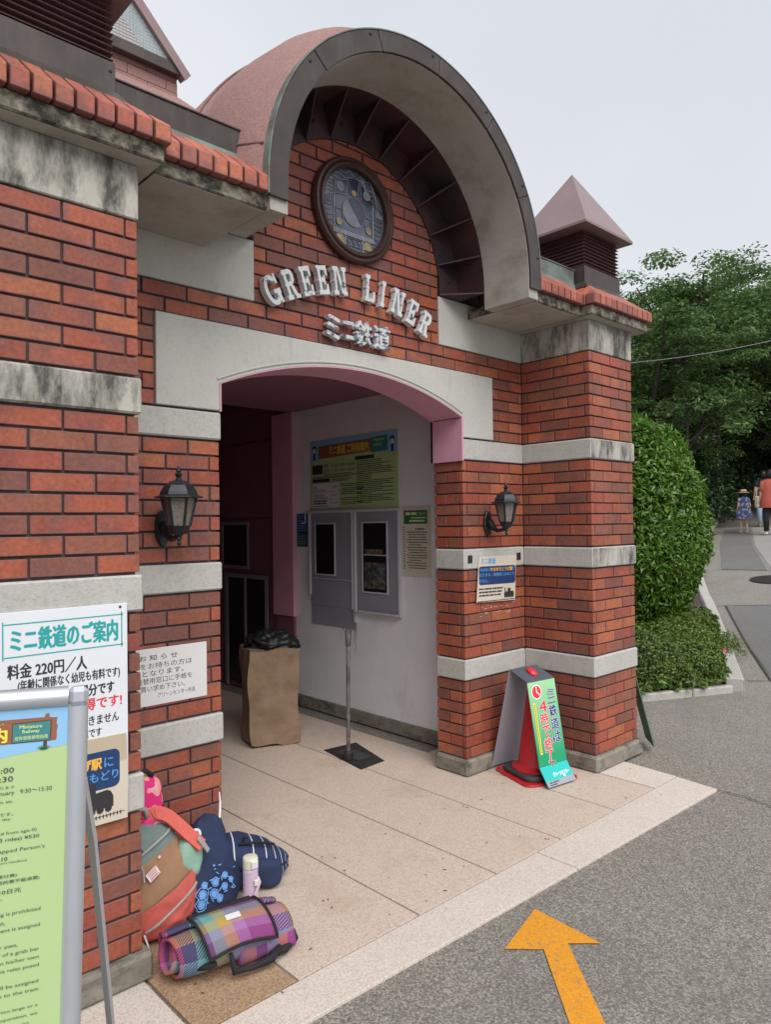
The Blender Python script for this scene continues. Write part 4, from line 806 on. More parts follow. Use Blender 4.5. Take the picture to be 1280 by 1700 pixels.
# old pipe in a floor drain
dr = thing('floor_drain', 'dark square drain plate set in the entrance floor', 'drain', (-.86,.82,0), .0); MB().add([(-1.03,.56,.001),(-.80,.58,.001),(-.67,1.03,.001),(-.95,1.06,.001),(-1.02,.57,.004),(-.805,.59,.004),(-.68,1.02,.004),(-.945,1.05,.004)], [(0,3,2,1),(4,5,6,7),(0,1,5,4),(1,2,6,5),(2,3,7,6),(3,0,4,7)]).build('plate', 'iron', dr); MB().box(-.93,-.80,.70,.95,.0045,.007).build('grille', 'seam', dr)
pl = thing('standing_pipe', 'grubby grey pipe standing in the floor drain below the ticket window', 'pipe', (-.95,.78,0))
MB().tube([(-.955,.775,.008),(-.95,.78,.10),(-.94,.79,.40),(-.925,.80,.78)], [.017,.014,.013,.015], 12).build('shaft', 'grubby', pl, smooth=True); MB().tube([(-.925,.80,.76),(-.915,.81,.86),(-.905,.80,.875)], [.018,.024,.010], 12).build('pipe_head', 'grubby', pl, smooth=True); MB().lathe([(.034,.008),(.034,.05),(.023,.06)], 12, T((-.955,.775,0))).build('collar', 'iron', pl)

# cardboard box with bin bag
bx = thing('cardboard_box', 'tall battered brown cardboard box standing inside the entrance', 'box', (-1.05,1.50,0))
bm = bmesh.new(); bmesh.ops.create_cube(bm, size=1); bmesh.ops.subdivide_edges(bm, edges=bm.edges[:], cuts=9, use_grid_fill=True)
for v in bm.verts:
    x, y, z = v.co; k = mnoise.noise_vector((x*2.2+3,y*2.2,z*3))*.035; tp = 1+.08*z
    v.co = Vector((x*.37*tp, y*.31*tp, (z+.5)*.68+.015))+k*1.25*(.5+.5*abs(z)); 
bmesh.ops.rotate(bm, verts=bm.verts, cent=(0,0,0), matrix=Matrix.Rotation(-.38,3,'Z'))
me = bpy.data.meshes.new('carton'); bm.to_mesh(me); bm.free(); me.materials.append(MATS['cardboard']); link('carton', me, bx, world=False, loc=(-.03,.02,0))
MB().box(-.155,.155,-.135,.135,0,.013,T((-.03,.02,0),-.38)).build('box_base', 'ink', bx, world=False)
bb = MB().blob(lambda t, p: tuple(Vector((.17*math.sin(p)*math.cos(t), .15*math.sin(p)*math.sin(t), .09*math.cos(p)))*(1+.3*mnoise.noise((math.sin(p)*math.cos(t)*2.5,math.sin(p)*math.sin(t)*2.5,math.cos(p)*2.5))+.30*abs(mnoise.noise((math.sin(p)*math.cos(t)*7,math.sin(p)*math.sin(t)*7,math.cos(p)*7))))), 72, 40, T((-1.06,1.53,.715),-.4))
tag(bb.build('bin_bag', 'bin_bag', smooth=True), 'crumpled black plastic bag lying on top of the cardboard box', 'plastic bag')

# ================================================================ WALL LANTERNS
def lantern(x, label, first=None):
    if first:
        c = first.copy(); COL.objects.link(c); c.location = (x,0,0); c['label'] = label
        for ch in first.children:
            d = ch.copy(); COL.objects.link(d); d.parent = c
        return c
    t = thing('wall_lantern', label, 'wall lantern', (x,0,0), group='black lanterns either side of the entrance')
    y = -.165
    oc = T((.0,y,0))
    MB().lathe([(.030,1.560),(.038,1.572),(.045,1.590),(.048,1.597)], 6, oc, PI/6).build('lantern_base', 'lamp_metal', t, world=False)
    for k in range(6):
        a = PI/6+k*PI/3; p0 = (math.cos(a)*.046, y+math.sin(a)*.046, 1.595); p1 = (math.cos(a)*.072, y+math.sin(a)*.072, 1.715)
        MB().tube([p0,p1], .0055, 6).build('glazing_bar', 'lamp_metal', t, world=False)
    MB().lathe([(.043,1.597),(.068,1.713)], 6, oc, PI/6).build('lantern_glass', 'lamp_glass', t, world=False)
    MB().lathe([(.10,1.714),(.104,1.719),(.080,1.727),(.076,1.742),(.060,1.768),(.036,1.785),(.020,1.790)], 6, oc, PI/6).build('lantern_roof', 'lamp_metal', t, .0015, world=False)
    MB().lathe([(.014,1.788),(.013,1.798),(.007,1.802),(.012,1.806),(.017,1.816),(.008,1.824),(.011,1.829),(.007,1.842),(.001,1.852)], 10, oc).build('finial', 'lamp_metal', t, world=False)
    MB().lathe([(.001,1.508),(.007,1.514),(.009,1.524),(.006,1.532),(.014,1.540),(.010,1.550),(.022,1.562)], 10, oc).build('pendant', 'lamp_metal', t, world=False)
    pr = [(-.0,-.085),(.014,-.078),(.020,-.060),(.031,-.045),(.036,-.010),(.034,.035),(.024,.062),(.012,.076),(0,.080)]; pts = pr+[(-a,b) for a, b in pr[::-1]][1:-1]
    MB().prism([(a, 1.588+b) for a, b in pts], -.022, -.001).build('back_plate', 'lamp_metal', t, .006, world=False)
    MB().tube([(0,-.022,1.60),(0,-.040,1.585),(0,-.060,1.557),(0,-.095,1.538),(0,-.135,1.545),(0,y,1.560)], [.024,.022,.017,.013,.012,.015], 10).build('bracket', 'lamp_metal', t, smooth=True, world=False)
    return t
lt = lantern(-2.660, 'black hexagonal lantern on the brick wall left of the entrance, above the paper notice')
lantern(-.405, 'black hexagonal lantern right of the entrance, above the small train notice', lt)

# ================================================================ NOTICES
pn = plate('paper_notice', 'white paper notice headed お知らせ on the bricks left of the entrance', 'notice', .545, .248, (-2.990,-.0015,.815), 0, 'paper_white', .002)
I = TX()
I.put('お 知 ら せ',.222,.400,.196,.220,-.0024,.006); I.put('療育手帳等をお持ちの方は',.045,.470,.160,.186,-.0024,.0); I.put('一回100円となります。',.06,.430,.128,.153,-.0024); I.put('券売機または両替用窓口に手帳を',-.0+.03,.470,.095,.121,-.0024); I.put('ご提示のうえお買い求め下さい。',.03,.435,.062,.088,-.0024); I.put('グリーンセンター所長',.305,.485,.030,.052,-.0024)
pt(pn, I, 'ink', 'lettering')
sg = thing('train_notice', 'cream ミニ鉄道 notice with a blue panel and small engine under the right lantern', 'notice', (-.524,-.013,1.075), rot=(0,math.radians(1.0),0))
MB().prism([(-.008,.005),(.395,.0),(.408,.302),(.018,.300)],-.003,0).build('board', 'cream', sg, world=False)
pt(sg, MB().poly([(x+.006*(z/.3),z) for x, z in rrect(.012,.395,.115,.235,.02)],-.0036), 'navy_print')
I = TX(); I.put('ミニ鉄道',.04,.185,.250,.288,-.0040,.02); I.put('終点駅は',.03,.125,.203,.222,-.0042,.01); I.put('に',.375,.388,.203,.222,-.0042,.01); I.put('なります。乗車駅にはもどり',.02,.385,.168,.190,-.0042,.01); I.put('ません。',.018,.11,.130,.152,-.0042,.01); pt(sg, I, 'blue_ink', 'lettering')
pt(sg, TX().put('やまゆりとうげ駅',.128,.368,.200,.226,-.0042,.02), 'orange_ink', 'lettering')
I = TX()
for k in range(3): I.bars(.015,.262-.01*k,.083-k*.021,.011,-.0036,k+9)
I.bars(.0,.39,.006,.006,-.0036,70); pt(sg, I, 'ink', 'lettering')
def engine(m, x, z, s, y): # little steam engine silhouette
    P = [(0,.12),(0,.36),(.05,.38),(.05,.62),(.02,.64),(.02,.68),(.17,.68),(.17,.64),(.14,.62),(.14,.40),(.22,.42),(.24,.50),(.31,.50),(.33,.42),(.38,.42),(.38,.58),(.34,.60),(.34,.64),(.68,.64),(.68,.60),(.66,.58),(.66,.44),(.88,.46),(.95,.42),(1.0,.32),(1.0,.12)]
    m.poly([(x+a*s, z+b*s) for a, b in P], y)
    for k in range(6): m.poly(circ(x+(.1+.16*k)*s,z+.10*s,.07*s,12),y-.0003)
I = MB(); engine(I,.275,.016,.105,-.0038); pt(sg, I, 'ink', 'printed_engine')
for x, lb in ((-.585,'dark square screw plate left of the train notice'),(-.075,'dark square screw plate right of the train notice')):
    b_ = MB().box(x-.022,x+.022,-.0135,-.0108,1.335,1.385); tag(b_.build('mounting_plate', 'iron', None, .001), lb, 'plate', 'screw plates beside the train notice'); 
# faded adhesive remains on bricks
ad = MB(); r_n = random.Random(4)
for k in range(26):
    x = r_n.uniform(-.50,-.12); z = r_n.choice([1.045,1.035,1.0,.985]) + r_n.uniform(-.006,.006); w_ = r_n.uniform(.006,.03)
    ad.add([(x,-.0026,z),(x+w_,-.0026,z+.001),(x+w_*.9,-.0026,z+r_n.uniform(.002,.007)),(x+.002,-.0026,z+.005)], [(0,1,2,3)])
flat('residue', (.50,.42,.40), .9); tag(ad.build('glue_residue', 'residue', bld))

ps = plate('poster_board', 'white poster ミニ鉄道のご案内 with fares, on the left brick pillar', 'poster', .60, .64, (-3.655,-.5455,.690), 0, 'sign_white', .006)
I = TX(); X = lambda px: .60*(px+92)/308      # photo px -> board x
for a, b, c, d in ((.205,.585,.600,.604),(.205,.585,.497,.501),(.20,.204,.49,.612),(.578,.582,.49,.612)): rect(I,a,b,c,d,-.0066)
I.put('ミニ鉄道のご案内',.225,.565,.515,.587,-.0066,.022); pt(ps, I, 'teal', 'lettering')
I = TX(); I.put('料金 220円／人',.215,.46,.430,.476,-.0066,.018); I.put('(年齢に関係なく幼児も有料です)',.245,.572,.385,.424,-.0066,.014); I.put('530円券は3回分です',.285,.552,.338,.378,-.0066,.022); I.put('途中下車はできません',.30,.568,.238,.272,-.0066,.014); I.put('片道です',.42,.508,.198,.228,-.0066,.014); pt(ps, I, 'ink', 'lettering')
pt(ps, TX().put('30円お得です!',.33,.578,.290,.330,-.0066,.018), 'red_ink', 'lettering')
for x, z in ((.575,.628),(.575,.02)): MB().lathe([(.005,0),(.004,.002),(.001,.003)], 8, T((x,-.0062,z),0,PI/2)).build('screw', 'iron', ps, world=False)
pp = thing('train_poster', 'tan paper with navy panel and black steam engine, pinned below the fares poster', 'poster', (-3.655,-.553,.590))
MB().prism([(.02,.005),(.595,-.0),(.598,.145),(.592,.292),(.02,.300)],-.002,0).build('sheet', 'cream', pp, world=False)
pt(pp, MB().poly([(.02,.20),(.594,.20),(.592,.290),(.02,.298)],-.0024), 'tan_print'); pt(pp, MB().poly(rrect(.10,.568,.118,.246,.022),-.0028), 'navy_print')
pt(pp, TX().put('終点はやまゆりとうげ駅',.12,.505,.188,.226,-.0034,.03), 'orange_ink', 'lettering'); I = TX(); I.put('に',.515,.545,.190,.222,-.0034,.01); I.put('なります。乗車駅にはもどり',.11,.562,.146,.178,-.0034,.01); pt(pp, I, 'blue_ink', 'lettering')
I = MB(); engine(I,.37,.032,.175,-.0032)
for k in range(40): rect(I,.10+k*.012,.104+k*.012,.020,.032,-.0030)
rect(I,.10,.585,.026,.028,-.0031); pt(pp, I, 'ink', 'printed_engine'); cl_ = MB()
for k in range(6): cl_.tube([(p[0],-.003,p[1]) for p in [(.39+k*.024+.016*math.cos(a), .098+.009*math.sin(a)+.003*(k%2)) for a in np.linspace(0,PI,8)]], .0006, 4)
pt(pp, cl_, 'ink', 'printed_smoke')

# ================================================================ FREESTANDING SIGN (foreground)
# local frame: x right, z up the board, tilted back a little; origin at top right corner
es = thing('stand_sign', 'aluminium framed green guide sign on an easel in the left foreground', 'sign', (-3.642,-1.759,1.324), rot=(math.radians(-3.5),math.radians(1.8),math.radians(-18.3)))
W_, H_ = .66, 1.24
MB().box(-W_+.02,-.02,-.006,.004,-H_+.02,-.02).build('board', 'sign_lime', es, world=False)
def prof(x0, x1, z0, z1): # rounded snap-frame bar
    m_ = MB(); ax = (x1-x0) > (z1-z0); n = 20; cs = []
    r = ((z1-z0) if ax else (x1-x0))/2
    for k in range(n+1): t = PI*k/n; cs.append((-r*math.cos(t), -.004-.014*math.sin(t)))
    cs += [(r,.008),(-r,.008)]
    if ax: c = (z0+z1)/2; vs = [(x0,y,c+d) for d,y in cs]+[(x1,y,c+d) for d,y in cs]
    else: c = (x0+x1)/2; vs = [(c+d,y,z0) for d,y in cs]+[(c+d,y,z1) for d,y in cs]
    n = len(cs); return m_.add(vs, [tuple(range(n)), tuple(range(2*n-1,n-1,-1))]+[(i,i+n,(i+1)%n+n,(i+1)%n) for i in range(n)])
F = .032
prof(-F,0,-H_+F,-F).build('frame_bar', 'alu', es, smooth=False, world=False); prof(-W_,-W_+F,-H_+F,-F).build('frame_bar', 'alu', es, world=False); prof(-W_+F,-F,-F,0).build('frame_bar', 'alu', es, world=False); prof(-W_+F,-F,-H_,-H_+F).build('frame_bar', 'alu', es, world=False)
for x in (-F,-W_): 
    for z in (-F,-H_): MB().box(x,x+F,-.0185,.008,z,z+F).build('corner_piece', 'alu', es, .008, world=False)
MB().poly([(-W_+F,-F),(-W_+F,-.135),(-.20,-.118),(-.11,-.104),(-F,-.095),(-F,-F)],-.0064).build('printed_sky', 'sign_sky', es, world=False)
yk = -.0068
_mk = bpy.data.objects.keys()[:]
pt(es, MB().poly([(-.50,-.085),(-.098,-.085),(-.096,-.075),(-.085,-.074),(-.084,-.086),(-.062,-.088),(-.064,-.108),(-.060,-.112),(-.063,-.135),(-.062,-.142),(-.064,-.158),(-.50,-.160)],yk), 'wood_print', 'printed_plank')
pt(es, MB().poly([(-.188,-.097),(-.078,-.094),(-.080,-.158),(-.190,-.158)],yk-.0004).poly([(-.100,-.158),(-.090,-.158),(-.090,-.182),(-.102,-.182)],yk-.0001), 'wood_dark', 'printed_plank'); pt(es, MB().poly([(-.186,-.100),(-.081,-.097),(-.083,-.155),(-.187,-.155)],yk-.0008), 'board_teal', 'printed_plank')
I = TX(); I.put('Miniature',-.168,-.105,-.115,-.104,yk-.0014,.012); I.put('Railway',-.160,-.112,-.132,-.119,yk-.0014,.012); I.put('迷你铁路使用指南',-.181,-.088,-.149,-.137,yk-.0014,.004); pt(es, I, 'lime_ink', 'lettering')
pt(es, TX().put('ご利用案内',-.44,-.203,-.152,-.108,yk-.0014,.03), 'yellow_ink', 'lettering')
pt(es, TX().put('あ ん な い',-.30,-.212,-.100,-.094,yk-.0014), 'lime_ink', 'lettering')
gr = MB()
for k in range(7): a = (k-3)*.33; gr.add([(-.103+math.sin(a)*.004,yk-.001,-.184),(-.095+math.sin(a)*.004,yk-.001,-.184),(-.099+math.sin(a)*.026,yk-.001,-.183+math.cos(a)*.016)], [(0,1,2)])
pt(es, gr, 'grass_print', 'printed_grass')
I = TX()
def ln(s, x1, z, h, wd, o=0.0): I.put(s, x1-wd, x1, z-h, z, yk-.0004, o)
ln('2月〜11月 9:30〜16:00',-.180,-.226,.020,.30,.008); ln('12月・1月 9:30〜15:30',-.182,-.252,.020,.30,.008); ln('※天候等により運休する場合があります',-.176,-.283,.009,.26)
ln('December, January   9:30〜15:30',-.072,-.297,.017,.245); ln('Cancellation due to weather condition, etc.',-.180,-.325,.010,.25)
ln('※乗車券は発売当日限り有効です。',-.178,-.362,.011,.25); ln('Tickets are valid for the day.',-.182,-.378,.009,.2)
ln('Single ride ¥220   (Charged from age-0)',-.112,-.418,.012,.29); ln('Coupon tickets (for 3 rides) ¥530',-.104,-.437,.014,.28,.004); ln("Holders of Handicapped Person's",-.088,-.470,.014,.28); ln('Handbook ¥110',-.190,-.492,.012,.13,.01); ln("Please show your Handicapped Person's Handbook",-.135,-.507,.008,.25)
ln('(0岁起需付费)',-.163,-.545,.011,.10,.004); ln('回数券(3次) 530日元 (未使用的票不能退票)',-.100,-.562,.012,.30,.004); ln('持残疾人手册者等 110日元',-.150,-.588,.014,.25,.006); ln('请出示手册。',-.20,-.610,.009,.08)
rows_ = ['Smoking, eating, photo and video shooting is prohibited','on the train.','The seating arrangement is assigned','','For a child who can not sit on his/her own,','please sit together taking hold of a grab bar','A child in a position on his/her own','should be seated following the rules posed','','People in the seats will be assigned','front part of the train, close to the train','',"When the person's numbers is too large or a",'group may face dangers to operation, we','ask to be accompanied by guardian(s).','請勿攝像。','','','請坐在指定的座位上。','請注意不能把脚放下来等。','请坐在靠近列车长的位置, 请知晓。','人数多时, 可能会要求家长陪同']
z = -.655
for s in rows_:
    if s:
        wd = min(.52, .0098*sum(1 if ord(c) < 256 else 1.35 for c in s)*.78); rr_ = {1:-.19,4:-.155,14:-.115,15:-.205,17:-.18,18:-.16,19:-.135}.get(rows_.index(s), -.095)
        ln(s, rr_, z, .0135 if rows_.index(s) < 12 else .011, wd)
    z -= .0235
pt(es, I, 'ink_grey', 'lettering')
for o in [c for c in COL.objects if c.parent == es and c.name not in _mk]:   # print scaled towards the top right corner
    for v in o.data.vertices: v.co.x = -F+(v.co.x+F)*.53; v.co.z = v.co.z*.53-.002
# back legs
for dx in (0, -.52):
    MB().tube([(-3.655+dx,-1.735+.17*(dx<0),1.22),(-3.60+dx,-1.66+.17*(dx<0),1.02),(-3.50+dx,-1.49+.17*(dx<0),.55),(-3.385+dx,-1.295+.17*(dx<0),.005)], .0085, 4).build('back_leg', 'alu', es)
# ================================================================ CONE SIGN
cs_ = thing('traffic_cone', 'red traffic cone with a black rubber weight in the wall corner', 'cone', (-.30,-.285,0), math.radians(-19))
MB().prism(rrect(-.20,.20,-.20,.20,.05), 0, .018, Matrix.Rotation(-PI/2,4,'X')@Matrix.Identity(4)).build('cone_foot', 'cone_red', cs_, .003, world=False) if False else MB().add(*(lambda P: ([(x,y,.0) for x,y in P]+[(x,y,.014) for x,y in P], [tuple(range(len(P)))[::-1], tuple(range(len(P),2*len(P)))]+[(i,(i+1)%len(P),len(P)+(i+1)%len(P),len(P)+i) for i in range(len(P))]))(rrect(-.195,.195,-.195,.195,.05))).build('cone_foot', 'cone_red', cs_, .003, world=False)
MB().add(*(lambda P: ([(x,y,.0142) for x,y in P]+[(x,y,.045) for x,y in P], [tuple(range(len(P)))[::-1], tuple(range(len(P),2*len(P)))]+[(i,(i+1)%len(P),len(P)+(i+1)%len(P),len(P)+i) for i in range(len(P))]))(rrect(-.165,.165,-.165,.165,.07))).build('rubber_weight', 'rubber', cs_, .008, world=False)
MB().lathe([(.150,.046),(.150,.056),(.125,.066),(.112,.075),(.036,.60),(.030,.622),(.001,.624)], 40).build('cone_body', 'cone_red', cs_, smooth=False, world=False)
cv = thing('cone_sign', 'green cone-cover sign ミニ鉄道は4時で終了です hung over the red cone', 'sign', (-.325,-.285,0), math.radians(-7))
def slabp(y0, z0, y1, z1, w0, w1, m, nm, th=.006):
    d = Vector((y1-y0, z1-z0)).normalized(); n = Vector((-d.y, d.x))*th
    vs = [(-w0/2,y0,z0),(w0/2,y0,z0),(w1/2,y1,z1),(-w1/2,y1,z1),(-w0/2,y0+n.x,z0+n.y),(w0/2,y0+n.x,z0+n.y),(w1/2,y1+n.x,z1+n.y),(-w1/2,y1+n.x,z1+n.y)]
    return MB().add(vs, [(0,3,2,1),(4,5,6,7),(0,1,5,4),(1,2,6,5),(2,3,7,6),(3,0,4,7)]).build(nm, m, cv, .001, world=False)
WC = .245
ft, fb, fe = (-.075,.605), (-.165,.115), (-.235,.012)
slabp(ft[0],ft[1],fb[0],fb[1],WC,WC,'panel_green','front_board'); slabp(fb[0],fb[1]-.001,fe[0],fe[1],WC,WC,'panel_teal','foot_flap')
slabp(.075,.668,ft[0]-.001,ft[1]+.004,WC,WC,'panel_dark','top_plate'); slabp(.245,.02,.078,.662,WC,WC,'panel_back','back_board')
MB().blob(lambda t, p: (.030*math.sin(p)*math.cos(t)*(1-.25*math.sin(p)*math.sin(t)), .046*math.sin(p)*math.sin(t), .022*math.cos(p)), 20, 12, T((0,.004,.648),0,.42)).build('cone_tip', 'cone_pink', cv, smooth=True, world=False, label='pink cone tip poking through the grey top plate')
# print on the front board : map (u across, w down) to the slanted plane
def onb(mb, a, b, off):
    d = Vector((b[0]-a[0], b[1]-a[1])); Lh = d.length; d.normalize(); n = Vector((d.y, -d.x));  # outward (towards -y)
    if n.x > 0: n = -n
    mb.v = [(x, a[0]+d.x*(-z)+n.x*(off-y*1), a[1]+d.y*(-z)+n.y*(off-y*1)) for x, y, z in mb.v]; return mb
# text coordinates: x across (-.12..+.12), z from 0 (top) to -.50
def pc(mb, m, a=ft, b=fb, nm='lettering', off=.0015): onb(mb, a, b, off).build(nm, m, cv, world=False)
def vcol(I, s, x0, x1, z0, h, gap, o, y=0):
    z = z0
    for ch in s:
        k = .55 if ch in 'ニミ' else 1; I.put(ch, x0, x1, z-h*k, z, y, o); z -= h*k+gap
    return z
for off, o, c1, c2 in ((.0012,.075,'white_ink','white_ink'),(.0022,.016,'blue_deep','red_ink')):
    I = TX(); vcol(I,'ミニ鉄道は',.030,.100,-.060,.066,.012,o); pc(I, c1, off=off)
    I = TX(); vcol(I,'4時で終了',-.052,.014,-.120,.066,.008,o); pc(I, c2, off=off)
    I = TX(); vcol(I,'です',-.035,.020,-.482,.046,.004,o); onb(I, ft, fb, off); I.v = [(x,y-.012*max(0,(.13-z)/.1),z) for x, y, z in I.v]; I.build('lettering', c1 if off < .002 else 'ink_grey', cv, world=False)
pc(MB().poly([(x,z) for x, z in circ(-.055,-.062,.044,28)],0), 'white_ink', off=.0012, nm='printed_clock'); pc(MB().poly(circ(-.055,-.062,.038,28),0), 'red_ink', off=.0018, nm='printed_clock'); pc(MB().poly([(-.059,-.030),(-.051,-.030),(-.051,-.064),(-.059,-.066)],0).poly([(-.058,-.066),(-.050,-.062),(-.028,-.080),(-.033,-.086)],0), 'white_ink', off=.0026, nm='printed_clock')
pc(rect(MB(),-.100,-.080,-.43,-.125,0), 'panel_yellow', off=.0012, nm='printed_strip'); I = TX()
for k in range(24): rect(I,-.094,-.087,-.135-k*.012-.007,-.135-k*.012,0)
pc(I, 'ink_grey', off=.0018)
I = TX(); I.put('グリーンセンター',-.045,.100,-.075,-.048,0,.03); pc(I, 'white_ink', fb, fe); pc(MB().poly(circ(.045,-.078,.011,14),0), 'white_ink', fb, fe, off=.0016, nm='printed_mark'); pc(rect(MB(),-.122,.122,-.124,-.092,0), 'panel_back', fb, fe, off=.0012, nm='printed_strip'); I = TX(); I.bars(-.10,-.02,-.105,.007,0,2).bars(-.10,-.04,-.118,.007,0,3); pc(I, 'ink_grey', fb, fe, off=.0020)

# sign and yellow cone behind the right pillar
gs = thing('cone_sign', 'green cone-cover sign seen edge-on beyond the right brick pillar', 'sign', (.64,-.42,0), math.radians(42))
MB().add([(-.11,-.012,.56),(.11,-.012,.56),(.11,-.14,.03),(-.11,-.14,.03),(-.11,-.006,.56),(.11,-.006,.56),(.11,-.134,.03),(-.11,-.134,.03)], [(0,3,2,1),(4,5,6,7),(0,1,5,4),(1,2,6,5),(2,3,7,6),(3,0,4,7)]).build('front_board', 'panel_edge', gs, world=False)
yc = thing('traffic_cone', 'yellow traffic cone with a black base, mostly hidden behind the right pillar', 'cone', (.66,-.31,0))
flat('cone_yellow', (.55,.32,.02), .4)
MB().lathe([(.075,.03),(.02,.50),(.001,.51)], 24).build('cone_body', 'cone_yellow', yc, world=False); MB().lathe([(.13,0),(.13,.02),(.10,.035),(.001,.036)], 24).build('cone_foot', 'rubber', yc, world=False)
# ================================================================ BAGS
def sup(a, b, c, e1=.6, e2=.6, fn=None):
    def f(t, p):
        sg = lambda v, e: math.copysign(abs(v)**e, v)
        x = a*sg(math.sin(p),e1)*sg(math.cos(t),e2); y = b*sg(math.sin(p),e1)*sg(math.sin(t),e2); z = c*sg(math.cos(p),e1)
        v = Vector((x,y,z)); v += mnoise.noise_vector(v*9)*.012+mnoise.noise_vector(Vector((v.x*16,v.y*16,v.z*30)))*.011
        return tuple(fn(v)) if fn else tuple(v)
    return f
# backpack leaning back in the corner
bp_ = thing('backpack', 'teal, tan and coral backpack leaning in the corner by the left pillar', 'backpack', (-2.815,-.33,0), rot=(math.radians(-14),math.radians(-6),math.radians(8)))
def shp(v): # narrower at the top
    k = 1-.28*max(0,(v.z)/.21); return Vector((v.x*k, v.y*(1-.3*max(0,v.z/.21)), v.z+.225))
def cutblob(lo, hi, grow, m, nm, fn2=None):
    mb = MB(); f = sup(.150+grow,.085+grow,.215,.66,.72,shp); mb.blob(f, 48, 40)
    me = mb.mesh(nm, m, 0, True); bm = bmesh.new(); bm.from_mesh(me)
    kz = .36   # slanting panel lines
    for pz, keep in ((lo,1),(hi,-1)):
        if pz is None: continue
        no = Vector((-kz*.55,0,1)).normalized()*keep*-1
        bmesh.ops.bisect_plane(bm, geom=bm.verts[:]+bm.edges[:]+bm.faces[:], plane_co=(0,0,pz), plane_no=no, clear_outer=True)
    if fn2:
        for v in bm.verts: v.co = fn2(v.co)
    bm.to_mesh(me); bm.free(); link(nm, me, bp_, world=False); return me
cutblob(None, None, -.006, 'cloth_mint', 'inner_body')
cutblob(.315, None, .0, 'cloth_teal', 'top_panel'); cutblob(.165, .315, .001, 'cloth_tan', 'middle_panel')
cutblob(.01, .170, .010, 'cloth_coral', 'front_pocket', lambda c: Vector((c.x, c.y-.012*max(0,1-abs(c.x)/.16) if c.y < 0 else c.y*.8, c.z)))
def surf(x, z, g=.004):  # front surface y at x,z
    zz = (z-.225); k = 1-.28*max(0,zz/.21); kk = 1-.3*max(0,zz/.21); s1 = max(1e-6,1-abs(zz/.215)**(1/.31))**.31; r = abs(x/(.150*k*max(s1,.05))); s2 = max(0,1-r**(2/.68))**.34
    return -.095*kk*s1*s2-g
def strap(pts, wd, th, m, nm, par):
    P = [Vector(p) for p in pts]; vs = []
    if len(P) > 4:
        Q = [P[0]]+P+[P[-1]]; P = [(.5*((2*Q[i])+(Q[i+1]-Q[i-1])*t+(2*Q[i-1]-5*Q[i]+4*Q[i+1]-Q[i+2])*t*t+(-Q[i-1]+3*Q[i]-3*Q[i+1]+Q[i+2])*t**3)) for i in range(1,len(Q)-2) for t in (0,.25,.5,.75)]+[Q[-1]]
    for i, p in enumerate(P):
        d = (P[min(i+1,len(P)-1)]-P[max(i-1,0)]).normalized(); s = d.cross(Vector((0,-1,.35))).normalized()*wd/2; n = s.cross(d).normalized()*th/2
        vs += [p+s+n, p-s+n, p-s-n, p+s-n]
    fs = [(i*4+k, i*4+(k+1)%4, (i+1)*4+(k+1)%4, (i+1)*4+k) for i in range(len(P)-1) for k in range(4)]+[(3,2,1,0),tuple(range(len(vs)-4,len(vs)))]
    return MB().add(vs, fs).build(nm, m, par, .002, world=False)
zp = lambda a, b, n=9, g=.006: [(a[0]+(b[0]-a[0])*i/n, surf(a[0]+(b[0]-a[0])*i/n, a[1]+(b[1]-a[1])*i/n, g), a[1]+(b[1]-a[1])*i/n) for i in range(n+1)]
strap(zp((-.085,.335),(.095,.378)), .010, .003, 'cloth_grey', 'zip', bp_); strap(zp((-.12,.078),(.125,.150),g=.028), .009, .003, 'cloth_grey', 'zip', bp_)
strap([(-.085,-.085,.335),(-.080,-.100,.29),(-.088,-.102,.25)], .007, .003, 'cloth_grey', 'zip_pull', bp_); strap([(-.125,-.085,.075),(-.128,-.10,.04),(-.126,-.10,.0)], .007, .004, 'paper_white', 'zip_pull', bp_)
strap([(-.085,-.078,.34),(-.075,-.084,.352),(-.06,-.088,.358)], .016, .003, 'ink', 'zip_pull', bp_)
fl_ = MB().box(-.026,.026,-.0015,.0015,-.017,.017,T((-.045,surf(-.045,.262,.006)-.002,.262),0,-.1,-.32)).build('fabric_label', 'paper_white', bp_, world=False)
lm = MB()
for k in range(3): lm.box(-.018,.018,-.0022,-.0016,-.010+k*.008,-.007+k*.008,T((-.045,surf(-.045,.262,.006)-.002,.262),0,-.1,-.32))
lm.box(-.023,.023,-.0022,-.0016,.013,.0145,T((-.045,surf(-.045,.262,.006)-.002,.262),0,-.1,-.32)).box(-.023,.023,-.0022,-.0016,-.0145,-.013,T((-.045,surf(-.045,.262,.006)-.002,.262),0,-.1,-.32)); lm.build('label_print', 'cone_pink', bp_, world=False)
MB().lathe([(.006,0),(.001,.002)], 12, T((-.0,surf(-.0,.305,.005)-.001,.305),0,PI/2)).build('button', 'paper_white', bp_, world=False)
strap([(.02,-.02,.435),(.05,-.045,.455),(.09,-.060,.425),(.125,-.070,.370),(.155,-.085,.315),(.185,-.095,.265)], .052, .012, 'cloth_coral', 'shoulder_strap', bp_)
strap([(.172,-.104,.305),(.190,-.105,.265),(.205,-.10,.235)], .020, .006, 'cloth_grey', 'strap_buckle', bp_)
MB().tube([(-.075,-.01,.425),(-.085,-.03,.455),(-.06,-.04,.490),(-.02,-.04,.502),(.015,-.035,.485),(.02,-.025,.440)], .010, 8).build('carry_handle', 'cloth_grey', bp_, smooth=True, world=False)
MB().blob(sup(.055,.045,.085,.7,.7), 20, 16, T((.150,-.035,.235),0,.2,.25)).build('side_pocket', 'cloth_mint', bp_, smooth=True, world=False)
